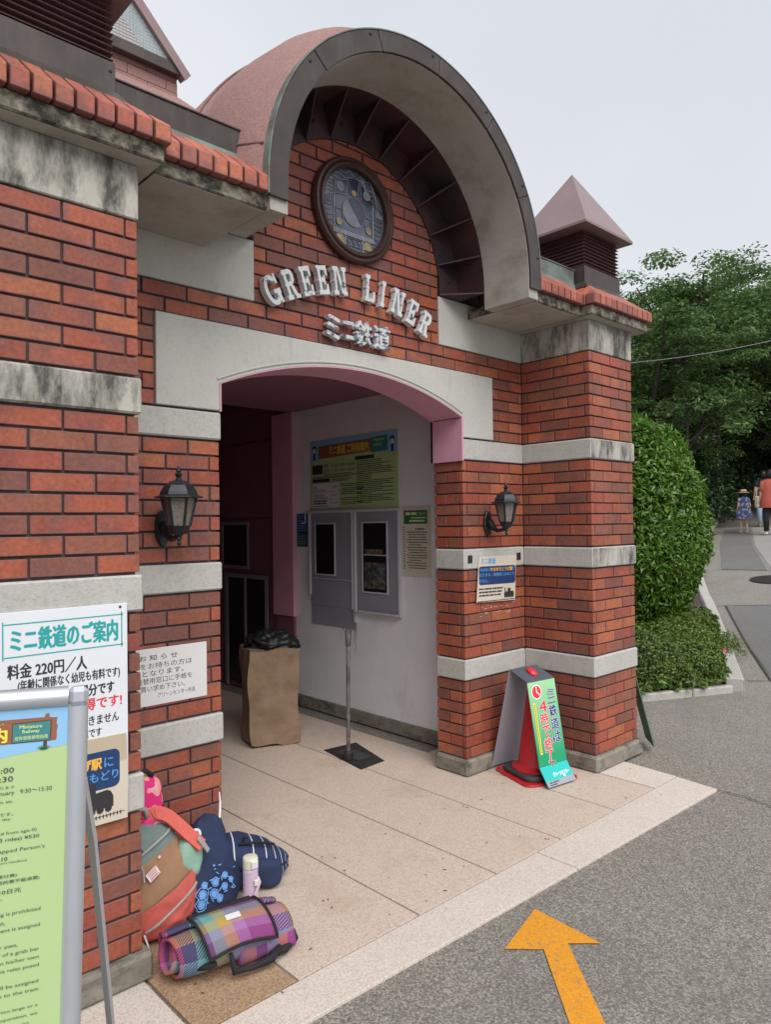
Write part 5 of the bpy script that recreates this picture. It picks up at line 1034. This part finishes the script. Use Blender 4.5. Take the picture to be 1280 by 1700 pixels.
# pink starred bag behind
pb = thing('pink_bag', 'bright pink star-patterned bag perched behind the backpack at the pillar corner', 'bag', (-2.850,-.17,.43))
MB().blob(sup(.095,.055,.105,.75,.8), 28, 20, T((0,-.0,.055))).build('bag_body', 'pink_bag', pb, smooth=True, world=False); MB().tube([(-.05,-.02,.14),(-.03,-.03,.172),(.02,-.03,.178),(.05,-.02,.150)], .010, 8).build('handle', 'cloth_black', pb, smooth=True, world=False); MB().blob(sup(.06,.04,.075,.7,.7), 20, 14, T((.03,-.06,-.055))).build('bag_pocket', 'pink_bag', pb, smooth=True, world=False)
MB().tube([(.085,-.03,.03),(.098,-.045,-.02),(.092,-.06,-.06)], .005, 6).build('zip', 'cloth_black', pb, world=False)
# navy tote bag
tb = thing('tote_bag', 'slumped navy tote bag with a pale blue drawing printed on it', 'tote bag', (-2.600,-.305,0), rot=(math.radians(-20),0,math.radians(6)))
def tote(v): 
    k = 1-.60*max(0,(v.z+.10)/.285); return Vector((v.x*k+.06*max(0,v.z/.17), v.y*(1-.45*max(0,v.z/.17)), v.z+.185))
MB().blob(sup(.155,.075,.185,.55,.6,tote), 44, 34).build('bag_body', 'cloth_navy', tb, smooth=True, world=False)
def ts(x, z):
    zz = z-.185; k = 1-.60*max(0,(zz+.10)/.285); xx = (x-.06*max(0,zz/.17))/k; kk = 1-.45*max(0,zz/.17); s1 = max(1e-6,1-abs(zz/.185)**(1/.275))**.275; r = abs(xx/(.155*max(s1,.05))); return -.075*kk*s1*max(0,1-r**(2/.6))**.3-.0085
tp = MB(); rn = random.Random(11)
def dl(pts, r=.0026): tp.tube([(x, ts(x,z)-.003, z) for x, z in pts], r, 5)
def disc(cx, cz, r):
    n = 14; vs = [(cx,ts(cx,cz)-.003,cz)]+[(cx+r*math.cos(2*PI*i/n), ts(cx+r*math.cos(2*PI*i/n),cz+r*math.sin(2*PI*i/n))-.003, cz+r*math.sin(2*PI*i/n)) for i in range(n)]
    tp.add(vs, [(0,i+1,(i+1)%n+1) for i in range(n)])
for cx, cz, r in ((-.075,.090,.026),(-.085,.055,.024),(-.01,.115,.016),(-.025,.075,.018),(.04,.125,.012),(.03,.085,.013),(-.060,.120,.012),(.0,.050,.014),(.065,.100,.010)):
    for rr_ in (r, r*.62): dl([(cx+rr_*(1+.18*math.sin(5*a))*math.cos(a), cz+rr_*math.sin(a)) for a in np.linspace(0,2*PI,16)], .0022)
    disc(cx, cz, r*.5)
for k in range(26):
    x = rn.uniform(-.07,.095); z = rn.uniform(.05,.185)+.25*(x-.02)*.5; a = rn.choice([0,1.57,.6,2.3]); l = rn.uniform(.008,.018); dl([(x,z),(x+l*math.cos(a),z+l*math.sin(a))], .0024)
tp.build('tote_print', 'tote_print', tb, world=False, kind='stuff')
MB().tube([(.10,-.01,.30),(.125,-.01,.35),(.145,0,.395),(.152,0,.44)], [.006,.006,.005,.003], 6).build('bag_handle', 'paper_white', tb, world=False, label='thin white and black strap sticking up')
MB().lathe([(.022,-.004),(.022,.004),(.012,.004),(.012,-.004)], 18, T((-.035,-.055,.315),-.3,PI/2)).build('strap_ring', 'paper_white', tb, world=False)
# striped navy backpack lying down
sb = thing('striped_backpack', 'navy backpack with thin white stripes lying behind the water bottle', 'backpack', (-2.375,-.165,0), math.radians(-22))
MB().blob(lambda t, p: (lambda v: (v.x, v.y*(1-.25*max(0,v.x/.2)), max(.0,v.z*(1-.38*max(0,v.x/.2)))+.0))(Vector((-.215*math.copysign(abs(math.cos(p))**.75,math.cos(p)), .125*math.sin(p)**.75*math.copysign(abs(math.cos(t))**.8,math.cos(t)), .105+.105*math.sin(p)**.75*math.copysign(abs(math.sin(t))**.8,math.sin(t))))+mnoise.noise_vector((t*.7,p*2,3))*.012), 44, 40).build('bag_body', 'navy_stripe', sb, smooth=True, world=False)
m_ = bpy.data.objects['bag_body.002'] if 'bag_body.002' in bpy.data.objects else None
MB().tube([(-.05,-.120,.11),(.05,-.130,.105),(.15,-.10,.08),(.195,-.05,.07)], .005, 6).build('zip', 'cloth_black', sb, smooth=True, world=False); MB().tube([(-.02,-.085,.20),(.06,-.08,.195),(.14,-.06,.165)], .006, 6).build('zip', 'cloth_black', sb, smooth=True, world=False); MB().tube([(.0,-.07,.205),(.005,-.075,.225),(.02,-.07,.215)], .006, 6).build('zip_pull', 'cloth_black', sb, world=False)
MB().blob(sup(.09,.03,.06,.7,.7), 20, 14, T((.07,-.115,.07),-.12)).build('front_pocket', 'cloth_navy', sb, smooth=True, world=False)
# bottle
bo = thing('water_bottle', 'lilac and cream children\'s water bottle standing between the navy bags', 'bottle', (-2.462,-.385,0))
MB().lathe([(.029,0),(.0315,.004),(.0315,.060)], 28).build('bottle_bottom', 'bottle_cream', bo, smooth=False, world=False); MB().lathe([(.0315,.0602),(.0318,.10),(.0318,.155),(.030,.162)], 28).build('bottle_body', 'bottle_lilac', bo, world=False)
MB().lathe([(.030,.1622),(.032,.166),(.032,.200),(.029,.208),(.012,.211)], 28).build('bottle_lid', 'bottle_cream', bo, world=False); MB().box(-.016,.016,-.038,-.028,.168,.200).build('lid_button', 'paper_white', bo, .003, world=False)
MB().tube([(.012,-.032,.13),(.018,-.040,.11),(.0,-.040,.07),(-.010,-.036,.055)], .008, 8).build('strap', 'cone_pink' if False else 'bottle_lilac', bo, smooth=True, world=False); MB().box(-.008,.010,-.046,-.034,.10,.125).build('strap_clip', 'bottle_cream', bo, .003, world=False)
# rolled plaid picnic blanket: axis runs from (-2.93,-.62) to (-2.53,-.70)
bk = thing('picnic_blanket', 'rolled multicoloured plaid picnic blanket with black trim on the stained slab', 'blanket', (-2.735,-.655,0), math.radians(-9))
def spiral(): 
    pts = []; n = 120
    for i in range(n):
        t = i/(n-1); a = -PI/2-.3+t*2*PI*2.55; r = .030+.063*t; r *= 1+.02*math.sin(a*2+1)
        pts.append((r*math.cos(a)*1.08, r*math.sin(a)*.92+.088))
    return pts
S_ = spiral(); LX = .215
vs = []; uv = []; fs = []; xs = np.linspace(-LX,LX,22)
for j, x in enumerate(xs):
    e = .012*mnoise.noise((x*8,0,1)); 
    for i, (yy, zz) in enumerate(S_):
        k = 1-.10*max(0,(abs(x)-.15)/.065)+.02*mnoise.noise((x*6,i*.05,2)); sl = .018*math.sin(i*.09)*(1 if abs(x) > .19 else 0)
        vs.append((x+sl, yy*k, (zz-.088)*k+.090)); uv.append((x*.80+.62, i/120*1.15))
nS = len(S_)
for j in range(len(xs)-1):
    for i in range(nS-1): fs.append((j*nS+i,(j+1)*nS+i,(j+1)*nS+i+1,j*nS+i+1))
o = MB().add(vs, fs, None, uv).build('rolled_cloth', 'plaid', bk, smooth=True, world=False); s_ = o.modifiers.new('thick','SOLIDIFY'); s_.thickness = .011; s_.offset = 0
# secondary roll at the back right
vs = []; uv = []; fs = []
for j, x in enumerate(np.linspace(.02,.235,10)):
    for i in range(25): a = 2*PI*i/24; r = .042+.003*math.sin(a*3+j); vs.append((x, .040+r*math.cos(a)-.115*0-.09, .052+r*math.sin(a))); uv.append((x*1.1+.1, i/24*.35))
for j in range(9):
    for i in range(24): fs.append((j*25+i,(j+1)*25+i,(j+1)*25+i+1,j*25+i+1))
MB().add(vs, fs+[tuple(range(24)), tuple(range(9*25,9*25+24))], None, uv).build('folded_end', 'plaid', bk, smooth=True, world=False)
# flap lying over the roll, edged in black
def fp(u, w): # u along x, w angle down the front (0 top .. 1 low front)
    a = PI/2+.45-w*2.1; r = .104; return (u, -r*math.cos(a)*-1*1.06 if False else r*math.cos(a+0)*1.06*-1*-1, .090+r*math.sin(a)*.93)
def fpt(u, w): a = PI*.42+w*PI*.56; r = .107; return (u, r*math.cos(a)*1.08, .090+r*math.sin(a)*.93)
vs = []; uv = []; fs = []
for j in range(15):
    u = -.115+.255*j/14
    for i in range(15): w_ = i/14*(1-.10*math.sin(j/14*PI)); vs.append(fpt(u+.030*w_-.02, w_)); uv.append((u*1.0+.60, i/14*.30+.30))
for j in range(14):
    for i in range(14): fs.append((j*15+i,(j+1)*15+i,(j+1)*15+i+1,j*15+i+1))
o = MB().add(vs, fs, None, uv).build('flap', 'plaid', bk, smooth=True, world=False); s_ = o.modifiers.new('thick','SOLIDIFY'); s_.thickness = .005
edge = [vs[i] for i in range(15)]+[vs[j*15+14] for j in range(1,15)]+[vs[14*15+i] for i in range(13,-1,-1)]
ed = [vs[j*15] for j in range(14,0,-1)]
MB().tube([(x*1.0, y*1.02, (z-.09)*1.02+.09) for x, y, z in edge+ed+[vs[0]]], .0055, 6).build('black_trim', 'cloth_black', bk, smooth=True, world=False)
MB().tube([fpt(-.03,1.0),(-.02,-.125,.035),(.05,-.132,.030),(.12,-.128,.035),(.165,-.10,.05)], [.008,.014,.010,.016,.010], 8).build('strap', 'cloth_black', bk, smooth=True, world=False)
strap([fpt(.04,-.25),fpt(.085,-.20),fpt(.12,-.22)], .016, .006, 'cloth_black', 'strap', bk)
MB().tube([(.13,-.10,.03),(.19,-.09,.028),(.245,-.055,.035),(.25,-.03,.05)], [.012,.016,.018,.012], 8).build('strap', 'cloth_black', bk, smooth=True, world=False)
MB().tube([(-.135,-.075,.062),(-.10,-.098,.068),(-.08,-.108,.075)], [.010,.012,.010], 8).build('strap', 'cloth_black', bk, smooth=True, world=False)
lb_ = []; 
for u in (-.02,.035):
    for w_ in (.30,.42): x, y, z = fpt(u, w_); lb_.append((x, y*1.035, (z-.09)*1.035+.09))
MB().add(lb_, [(0,2,3,1)]).build('fabric_label', 'paper_white', bk, world=False)

# ================================================================ FOLIAGE
def leaves(P, Nn, ln, wd, fold=.25):
    """numpy: one folded diamond (2 quads->4 verts + mid) per point"""
    n = len(P); r = rng.normal(size=(n,3)); Nn = Nn/np.linalg.norm(Nn,axis=1,keepdims=True)
    t = np.cross(Nn, r); t /= np.linalg.norm(t,axis=1,keepdims=True); b = np.cross(Nn, t)
    ln = ln*rng.uniform(.7,1.3,(n,1)); wd = wd*rng.uniform(.8,1.2,(n,1))
    v = np.stack([P-t*ln*.5, P+b*wd*.5+Nn*wd*fold, P+t*ln*.5-Nn*ln*.12, P-b*wd*.5+Nn*wd*fold], 1).reshape(-1,3)
    return v
def leafmesh(name, v, m, parent, core=None):
    n = len(v)//4; me = bpy.data.meshes.new(name); me.vertices.add(len(v)); me.vertices.foreach_set('co', v.astype('f').ravel())
    me.loops.add(n*4); me.loops.foreach_set('vertex_index', np.arange(n*4, dtype='i')); me.polygons.add(n); me.polygons.foreach_set('loop_start', np.arange(0,n*4,4,dtype='i')); me.polygons.foreach_set('loop_total', np.full(n,4,dtype='i'))
    me.update(calc_edges=True); me.materials.append(MATS[m]); return link(name, me, parent)
def unit(n): d = rng.normal(size=(n,3)); return d/np.linalg.norm(d,axis=1,keepdims=True)
def shell(n, c, r, th=.18, low=-1.0, lump=.10, f=2.0):
    d = unit(n*2); d = d[d[:,2] > low][:n]
    lum = np.array([mnoise.noise((x*f+c[0],y*f+c[1],z*f)) for x, y, z in d]); k = 1+lump*lum-th*rng.random(len(d))**1.6
    return np.array(c)+d*k[:,None]*np.array(r), d*np.array([1,1,1])
# clipped osmanthus bush
bu = thing('round_bush', 'tall rounded glossy green bush behind the right brick pillar', 'bush', (4.1,1.5,.1))
p, d = shell(44000, (4.06,1.60,1.52), (1.06,1.06,1.38), .16, -.93, .08, 3.2)
leafmesh('foliage', leaves(p, d*.6+unit(len(p))*.55+np.array([0,0,.45]), .082, .027), 'leaf_bush', bu)
p, d = shell(2600, (4.06,1.60,1.54), (1.08,1.08,1.40), .03, -.5, .10, 3.2)
leafmesh('shoots', leaves(p, np.cross(d, unit(len(p)))+d*.3, .11, .026), 'leaf_bush', bu)
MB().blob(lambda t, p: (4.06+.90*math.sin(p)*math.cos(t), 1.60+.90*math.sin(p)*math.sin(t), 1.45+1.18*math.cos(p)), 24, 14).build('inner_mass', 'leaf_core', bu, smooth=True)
MB().tube([(4.1,1.5,.05),(4.1,1.5,.8)], .07, 8).build('trunk', 'bark', bu)
# azaleas along the kerb
az = thing('azalea_hedge', 'low clipped azalea hedge filling the kerbed bed, one pink flower', 'hedge', (2.6,.3,.05))
P_ = []; D_ = []
AZ = [((1.9,.75,.18),(.62,.50,.36)),((2.45,.42,.17),(.55,.46,.36)),((2.95,.28,.16),(.42,.40,.32)),((3.35,.55,.20),(.55,.45,.33)),((3.9,.75,.24),(.5,.42,.28)),((2.6,1.0,.2),(.8,.6,.42)),((1.5,1.1,.2),(.6,.6,.36)),((4.6,1.0,.32),(.5,.35,.22))]
for c, r in AZ:
    p, d = shell(7500, c, r, .22, -.45, .16, 4); P_.append(p); D_.append(d)
p = np.concatenate(P_); d = np.concatenate(D_)
leafmesh('foliage', leaves(p, d*.5+unit(len(p))*.7+np.array([0,0,.5]), .038, .017), 'leaf_azalea', az)
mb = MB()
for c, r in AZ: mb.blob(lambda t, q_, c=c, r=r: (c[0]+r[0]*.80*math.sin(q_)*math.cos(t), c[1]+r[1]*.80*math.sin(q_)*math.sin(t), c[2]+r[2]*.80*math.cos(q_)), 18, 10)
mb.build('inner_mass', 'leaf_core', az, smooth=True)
fw = MB()
for k in range(5): a = k*2*PI/5; fw.add([(0,0,0),(.028*math.cos(a-.45),.0-.01,.028*math.sin(a-.45)),(.036*math.cos(a),-.016,.036*math.sin(a)),(.028*math.cos(a+.45),-.01,.028*math.sin(a+.45))], [(0,1,2,3)], T((2.98,-.12,.335)))
fw.build('flower', 'flower', az)
# leafy sprigs at the bed's edge
sprig = thing('sapling', 'light green leafy sprigs growing at the front of the azalea hedge', 'plant', (2.1,.15,.03)); pp_ = []; 
for k in range(34):
    b0 = np.array([rng.uniform(1.35,2.75),0,.06]); b0[1] = .62-(b0[0]-.9)*.46+.10; tip = b0+np.array([rng.uniform(-.1,.05),-.13,rng.uniform(.02,.14)])
    pp_ += [b0+(tip-b0)*q_+rng.normal(size=3)*.012 for q_ in np.linspace(0,1,9)]
pp_ = np.array(pp_); leafmesh('foliage', leaves(pp_, unit(len(pp_))*.6+np.array([-.2,-.3,.8]), .07, .026), 'leaf_azalea', sprig)
p, d = shell(900, (3.95,.35,.16), (.55,.22,.2), .6, -.2, .3, 4); tag(leafmesh('weeds', leaves(p, unit(len(p)), .09, .012), 'leaf_azalea', None), 'wispy yellow-green weeds spilling over the side kerb', 'weeds', kind='stuff')

# trees ---------------------------------------------------------------
def tree(x, y, H, spread, label, m='leaf_tree', nb=9, nl=9000, lsz=.17, lean=(0,0), seed=0, open_=False):
    r = random.Random(seed); z0 = gh(min(x,32))-.1
    t = thing('tree', label, 'tree', (x,y,z0), group='trees on the wooded slope')
    tr = MB(); top = Vector((x+lean[0]*.5, y+lean[1]*.5, z0+H*.42)); tr.tube([(x,y,z0),(x+.1,y+.05,z0+H*.2),tuple(top)], [H*.022,H*.017,H*.013], 8)
    ends = []
    for k in range(nb):
        a = 2*PI*k/nb+r.uniform(-.4,.4); R = spread*r.uniform(.45,1.0); hz = H*r.uniform(.10,.38); st = Vector((x,y,z0+H*.2)).lerp(top, r.uniform(.3,1))
        e = top+Vector((R*math.cos(a)+lean[0]*.5, R*math.sin(a)+lean[1]*.5, hz*(1.15-.55*R/spread)))
        e.z = min(e.z, z0+H*(.74+.02*math.sin(k*2.1)-.20*(R/spread)**2))
        mid = st.lerp(e,.5)+Vector((r.uniform(-.3,.3),r.uniform(-.3,.3),-.05*H)); tr.tube([tuple(st),tuple(mid),tuple(e)], [H*.009,H*.006,H*.002], 6)
        ends.append(e)
        for q_ in range(4):
            s_ = mid.lerp(e, r.uniform(0,.8)); f = s_+Vector((r.uniform(-1,1),r.uniform(-1,1),r.uniform(-.1,.8)))*spread*.36; f.z = min(f.z, z0+H*(.75+.03*math.sin(k*3+q_)-.20*(((f.x-top.x)**2+(f.y-top.y)**2)/spread**2))); tr.tube([tuple(s_),tuple(s_.lerp(f,.5)+Vector((0,0,.1))),tuple(f)], [H*.004,H*.003,H*.0012], 5); ends.append(f)
    tr.build('trunk', 'bark', t)
    E = np.array([tuple(e) for e in ends]); W_ = rng.dirichlet(np.ones(len(E))*4); cnt = (W_*nl).astype(int); PP = []; NN = []
    for e, c in zip(E, cnt):
        if open_: s_ = np.array([1.15,1.15,.36])*spread*.23
        else: s_ = np.array([1,1,.55])*spread*.24
        q_ = rng.normal(size=(c,3)); q_ /= np.maximum(np.linalg.norm(q_,axis=1,keepdims=True),1e-6)/rng.random((c,1))**.45
        # layered pads : several flattened clumps per end
        kk = rng.integers(0,5,c); off = rng.normal(size=(5,3))*s_*.75; PP.append(e+off[kk]+q_*s_*.62); NN.append(q_*.5+np.array([0,0,.9])+rng.normal(size=(c,3))*.35)
    P = np.concatenate(PP); Q = np.concatenate(NN); leafmesh('crown', leaves(P, Q, lsz, lsz*.5, .15), m, t); return t
CAMX, CAMY = -4.116, -3.023
def at(u, D):  # ground point on the bearing of photo column u at distance D
    a = _y+math.atan((u-640)/1201.8); return CAMX+D*math.sin(a), CAMY+D*math.cos(a)
specs = [ # bearing, dist, height, spread, material, leaves, leaf size, label
 (1075,21,9.4,2.8,'leaf_tree',20300,0.131,'broad green tree just right of the turret, nearest the building',True),
 (1190,24,11.3,4.0,'leaf_tree',37700,0.139,'spreading cherry-like tree with long leaning branches behind the bush',True),
 (1318,29,11.4,4.4,'leaf_tree',37700,0.139,'spreading tree at the right picture edge above the walkers',True),
 (1120,21,6.0,2.5,'leaf_tree',13050,0.123,'lower leafy tree filling the gap over the rounded bush',False),
 (1235,27,6.8,2.8,'leaf_dark',15950,0.131,'dark understorey tree behind the child in the hat',False),
 (1330,25,6.6,2.6,'leaf_tree',13050,0.123,'low bright tree behind the adult in red',False),
 (1150,27,8.6,3.6,'leaf_tree',23200,0.164,'dense dark tree deep in the wood left of the path',False),
 (1250,30,12.2,4.0,'leaf_tree',26100,0.164,'dense dark tree deep in the wood behind the path end',False),
 (1040,27,7.8,3.2,'leaf_tree',17400,0.164,'dark tree half hidden behind the right brick pillar',False),
 (1370,29,8.0,3.6,'leaf_dark',13050,0.164,'dark tree beyond the right edge of the wood',False),
 (1440,25,9.0,3.8,'leaf_tree',10150,0.164,'tall green tree out past the right picture edge',True)]
for i, (u, D, H, sp_, m, nl, ls, lb, op) in enumerate(specs):
    x, y = at(u, D); tree(x, y, H, sp_, lb, m, 9, nl, ls, seed=i*7+3, open_=op)
# leaning limbs seen against the sky
sh = []
for u, D, z, r in ((1110,22,1.2,1.3),(1150,23,1.3,1.3),(1188,25,1.7,1.3),(1225,28,1.9,1.5),(1262,28,1.9,1.5),(1310,29,1.9,1.6),(1360,28,1.8,1.6),(1080,22,1.1,1.2),(1050,23,1,1.2),(1225,28,2.4,1.8),(1280,30,2.6,2),(1180,26,2.2,1.6)):
    x, y = at(u, D); p, d = shell(3500, (x,y,gh(min(x,32))+z*.5), (r,r,z*1.1), .5, -.3, .3, 2); sh.append(leaves(p, d*.4+unit(len(p))*.5+np.array([0,0,.6]), .14, .06))
tag(leafmesh('undergrowth', np.concatenate(sh), 'leaf_dark', None), 'dark undergrowth of shrubs at the foot of the wood', 'undergrowth', kind='stuff')
# wooded hill far behind closing the view
hv = []; nn = 60
hm = MB(); n1, n2 = 40, 12; vs = []
for j in range(n2):
    for i in range(n1):
        a = _y+math.radians(14+44*i/(n1-1)); D = 31+j*1.8; x, y = CAMX+D*math.sin(a), CAMY+D*math.cos(a); z = gh(min(x,32))-1+4.9*math.sin(min(1,j/6)*PI/2)+1.4*mnoise.noise((x*.25,y*.25,0)); vs.append((x,y,z))
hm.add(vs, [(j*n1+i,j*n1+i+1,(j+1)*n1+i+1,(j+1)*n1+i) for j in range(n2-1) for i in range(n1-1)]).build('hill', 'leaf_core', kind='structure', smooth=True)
V = np.array(vs); idx = rng.integers(0,len(V),26000); p = V[idx]+rng.normal(size=(26000,3))*np.array([.9,.9,.9])+np.array([0,0,.5]); tag(leafmesh('wood', leaves(p, unit(len(p))*.6+np.array([-.4,-.4,.7]), .32, .17), 'leaf_dark', None), 'dense dark wood covering the rising hill behind the trees', 'wood', kind='stuff')
# cable
a = at(1040,14.0); b = at(1340,15.5); za = 1.594-(608-869)/1201.8*14.0*.95; zb = 1.594-(565-875)/1201.8*15.5*.86
def ext(t): return (a[0]+(b[0]-a[0])*t, a[1]+(b[1]-a[1])*t, za+(zb-za)*t-.25*(1-(2*t-1)**2)*.3)
tag(MB().tube([ext(t) for t in np.linspace(-.3,1.4,24)], .0055, 5).build('overhead_cable', 'lead'), 'thin pale overhead cable crossing in front of the trees', 'cable')

# ================================================================ PEOPLE
def skin_body(name, joints, edges, m, parent):
    me = bpy.data.meshes.new(name); me.from_pydata([j[0] for j in joints], edges, []); me.materials.append(MATS[m]); o = link(name, me, parent, world=False)
    s = o.modifiers.new('skin', 'SKIN'); me.skin_vertices or None
    for i, j in enumerate(joints):
        v = me.skin_vertices[0].data[i]; v.radius = (j[1],j[1]*(.8 if len(j) < 3 else j[2])); v.use_root = i == 0
    ss = o.modifiers.new('sub', 'SUBSURF'); ss.levels = 1; ss.render_levels = 2; return o
def person(label, u, D, H, rz, top, legm, kind, group=None):
    x, y = at(u, D); t = thing('person', label, 'person', (x,y,gh(x)-.0), rz, group)
    s = H/1.62
    J = [((0,0,.90*s),.135*s),((0,0,1.12*s),.125*s),((0,0,1.30*s),.12*s),((0,.01,1.40*s),.05*s),((0,.0,1.47*s),.07*s),((0,0,1.56*s),.08*s),
         ((-.17*s,0,1.33*s),.052*s),((-.22*s,.03,1.07*s),.040*s),((-.21*s,-.06,.84*s),.028*s),((-.21*s,-.08,.77*s),.03*s),
         ((.17*s,0,1.33*s),.052*s),((.23*s,.03,1.07*s),.040*s),((.24*s,-.04,.84*s),.028*s),((.24*s,-.06,.77*s),.03*s),
         ((-.085*s,0,.80*s),.085*s),((-.09*s,-.03,.46*s),.058*s),((-.09*s,.06,.09*s),.036*s),((-.09*s,-.06,.035*s),.034*s),
         ((.085*s,0,.80*s),.085*s),((.09*s,-.05,.46*s),.058*s),((.09*s,-.04,.08*s),.036*s),((.09*s,-.15,.035*s),.034*s)]
    E_ = [(0,1),(1,2),(2,3),(3,4),(4,5),(2,6),(6,7),(7,8),(8,9),(2,10),(10,11),(11,12),(12,13),(0,14),(14,15),(15,16),(16,17),(0,18),(18,19),(19,20),(20,21)]
    skin_body('body', J, E_, 'skin', t)
    def garment(prof, m, nm, n=20, sx=1.0, sy=.72, wav=.0):
        vs = [(r*sx*s*(1+wav*math.sin(5*a_))*math.cos(a_), r*sy*s*(1+wav*math.sin(5*a_))*math.sin(a_), z*s) for r, z in prof for a_ in [2*PI*k/n for k in range(n)]]
        MB().add(vs, [(i*n+k,i*n+(k+1)%n,(i+1)*n+(k+1)%n,(i+1)*n+k) for i in range(len(prof)-1) for k in range(n)]).build(nm, m, t, smooth=True, world=False)
    def sleeve(sd, m, l=.6):
        a0 = Vector((sd*.15*s,0,1.345*s)); a1 = Vector((sd*.225*s,.03,1.07*s)); MB().tube([tuple(a0),tuple(a0.lerp(a1,.5)),tuple(a0.lerp(a1,l))], [.072*s,.068*s,.066*s], 12).build('sleeve', m, t, smooth=True, world=False)
    def leg(sd, m, off, z1=.10):
        MB().tube([(sd*.085*s,0,.86*s),(sd*.09*s,-.03+off*.3,.46*s),(sd*.09*s,off*.5+.0,z1*s)], [.10*s,.075*s,.060*s], 12).build('trouser_leg', m, t, smooth=True, world=False)
        MB().blob(lambda a_, p_: (.045*s*math.sin(p_)*math.cos(a_), .115*s*math.cos(p_), .040*s*math.sin(p_)*math.sin(a_)), 12, 10, T((sd*.09*s,-.04+off,.042*s))).build('shoe', 'white_ink' if kind == 'adult' else 'skin', t, smooth=True, world=False)
    if kind == 'adult':
        garment([(.07,1.42),(.17,1.37),(.215,1.28),(.22,1.10),(.235,.90),(.26,.70),(.25,.68)], 'rust_red', 'tunic'); sleeve(-1,'rust_red',.95); sleeve(1,'rust_red',.95); leg(-1,'trouser',.04); leg(1,'trouser',-.06)
    elif kind == 'child':
        garment([(.08,1.42),(.16,1.37),(.19,1.26),(.185,1.10),(.24,.90),(.32,.62),(.33,.56)], 'dress', 'dress', wav=.05); sleeve(-1,'dress',.55); sleeve(1,'dress',.55)
        for sd, of in ((-1,.03),(1,-.06)): MB().blob(lambda a_, p_: (.05*s*math.sin(p_)*math.cos(a_), .10*s*math.cos(p_), .045*s*math.sin(p_)*math.sin(a_)), 12, 10, T((sd*.09*s,-.03+of,.042*s))).build('shoe', 'bag_beige', t, smooth=True, world=False)
        MB().lathe([(.001,1.70),(.08,1.70),(.11,1.67),(.12,1.60),(.215,1.575),(.215,1.568),(.10,1.58)], 24, Matrix.Scale(s,4)).build('straw_hat', 'straw', t, smooth=True, world=False); MB().lathe([(.121,1.598),(.121,1.628),(.119,1.63)], 24, Matrix.Scale(s,4)).build('hat_band', 'rust_red', t, world=False)
    else:
        garment([(.07,1.42),(.16,1.37),(.20,1.26),(.19,1.10),(.20,.94),(.20,.88)], 'trouser', 'shirt'); sleeve(-1,'trouser',.6); sleeve(1,'trouser',.6); leg(-1,'jeans',.03); leg(1,'jeans',-.05)
    MB().blob(lambda a_, p_: (.105*s*math.sin(p_)*math.cos(a_), .115*s*math.sin(p_)*math.sin(a_)+.012, .125*s*math.cos(p_)), 18, 12, T((0,.02,1.535*s))).build('hair', 'hair', t, smooth=True, world=False)
    return t
# walkers go up the path, away from the camera: rotate so local -y points away
person('adult walking up the path in a loose rust-red tunic and dark trousers', 1279, 20.4, 1.60, PI-.9, 'rust_red','trouser','adult')
person('small child in a navy patterned dress and straw hat walking up the path', 1235, 21.0, 1.08, PI-.8, 'dress','skin','child')
person('adult in dark shirt and pale blue trousers walking in front of the red tunic', 1267, 22.4, 1.50, PI-.9, 'trouser','jeans','other')
x, y = at(1259, 21.2); hb = thing('shoulder_bag', 'beige shoulder bag carried between the walking adults', 'bag', (x,y,gh(x)+.62)); MB().box(-.13,.13,-.05,.05,0,.30).build('bag_body', 'bag_beige', hb, .02, world=False); MB().tube([(-.11,0,.29),(-.06,0,.52),(.06,0,.52),(.11,0,.29)], .012, 6).build('strap', 'bag_beige', hb, world=False)
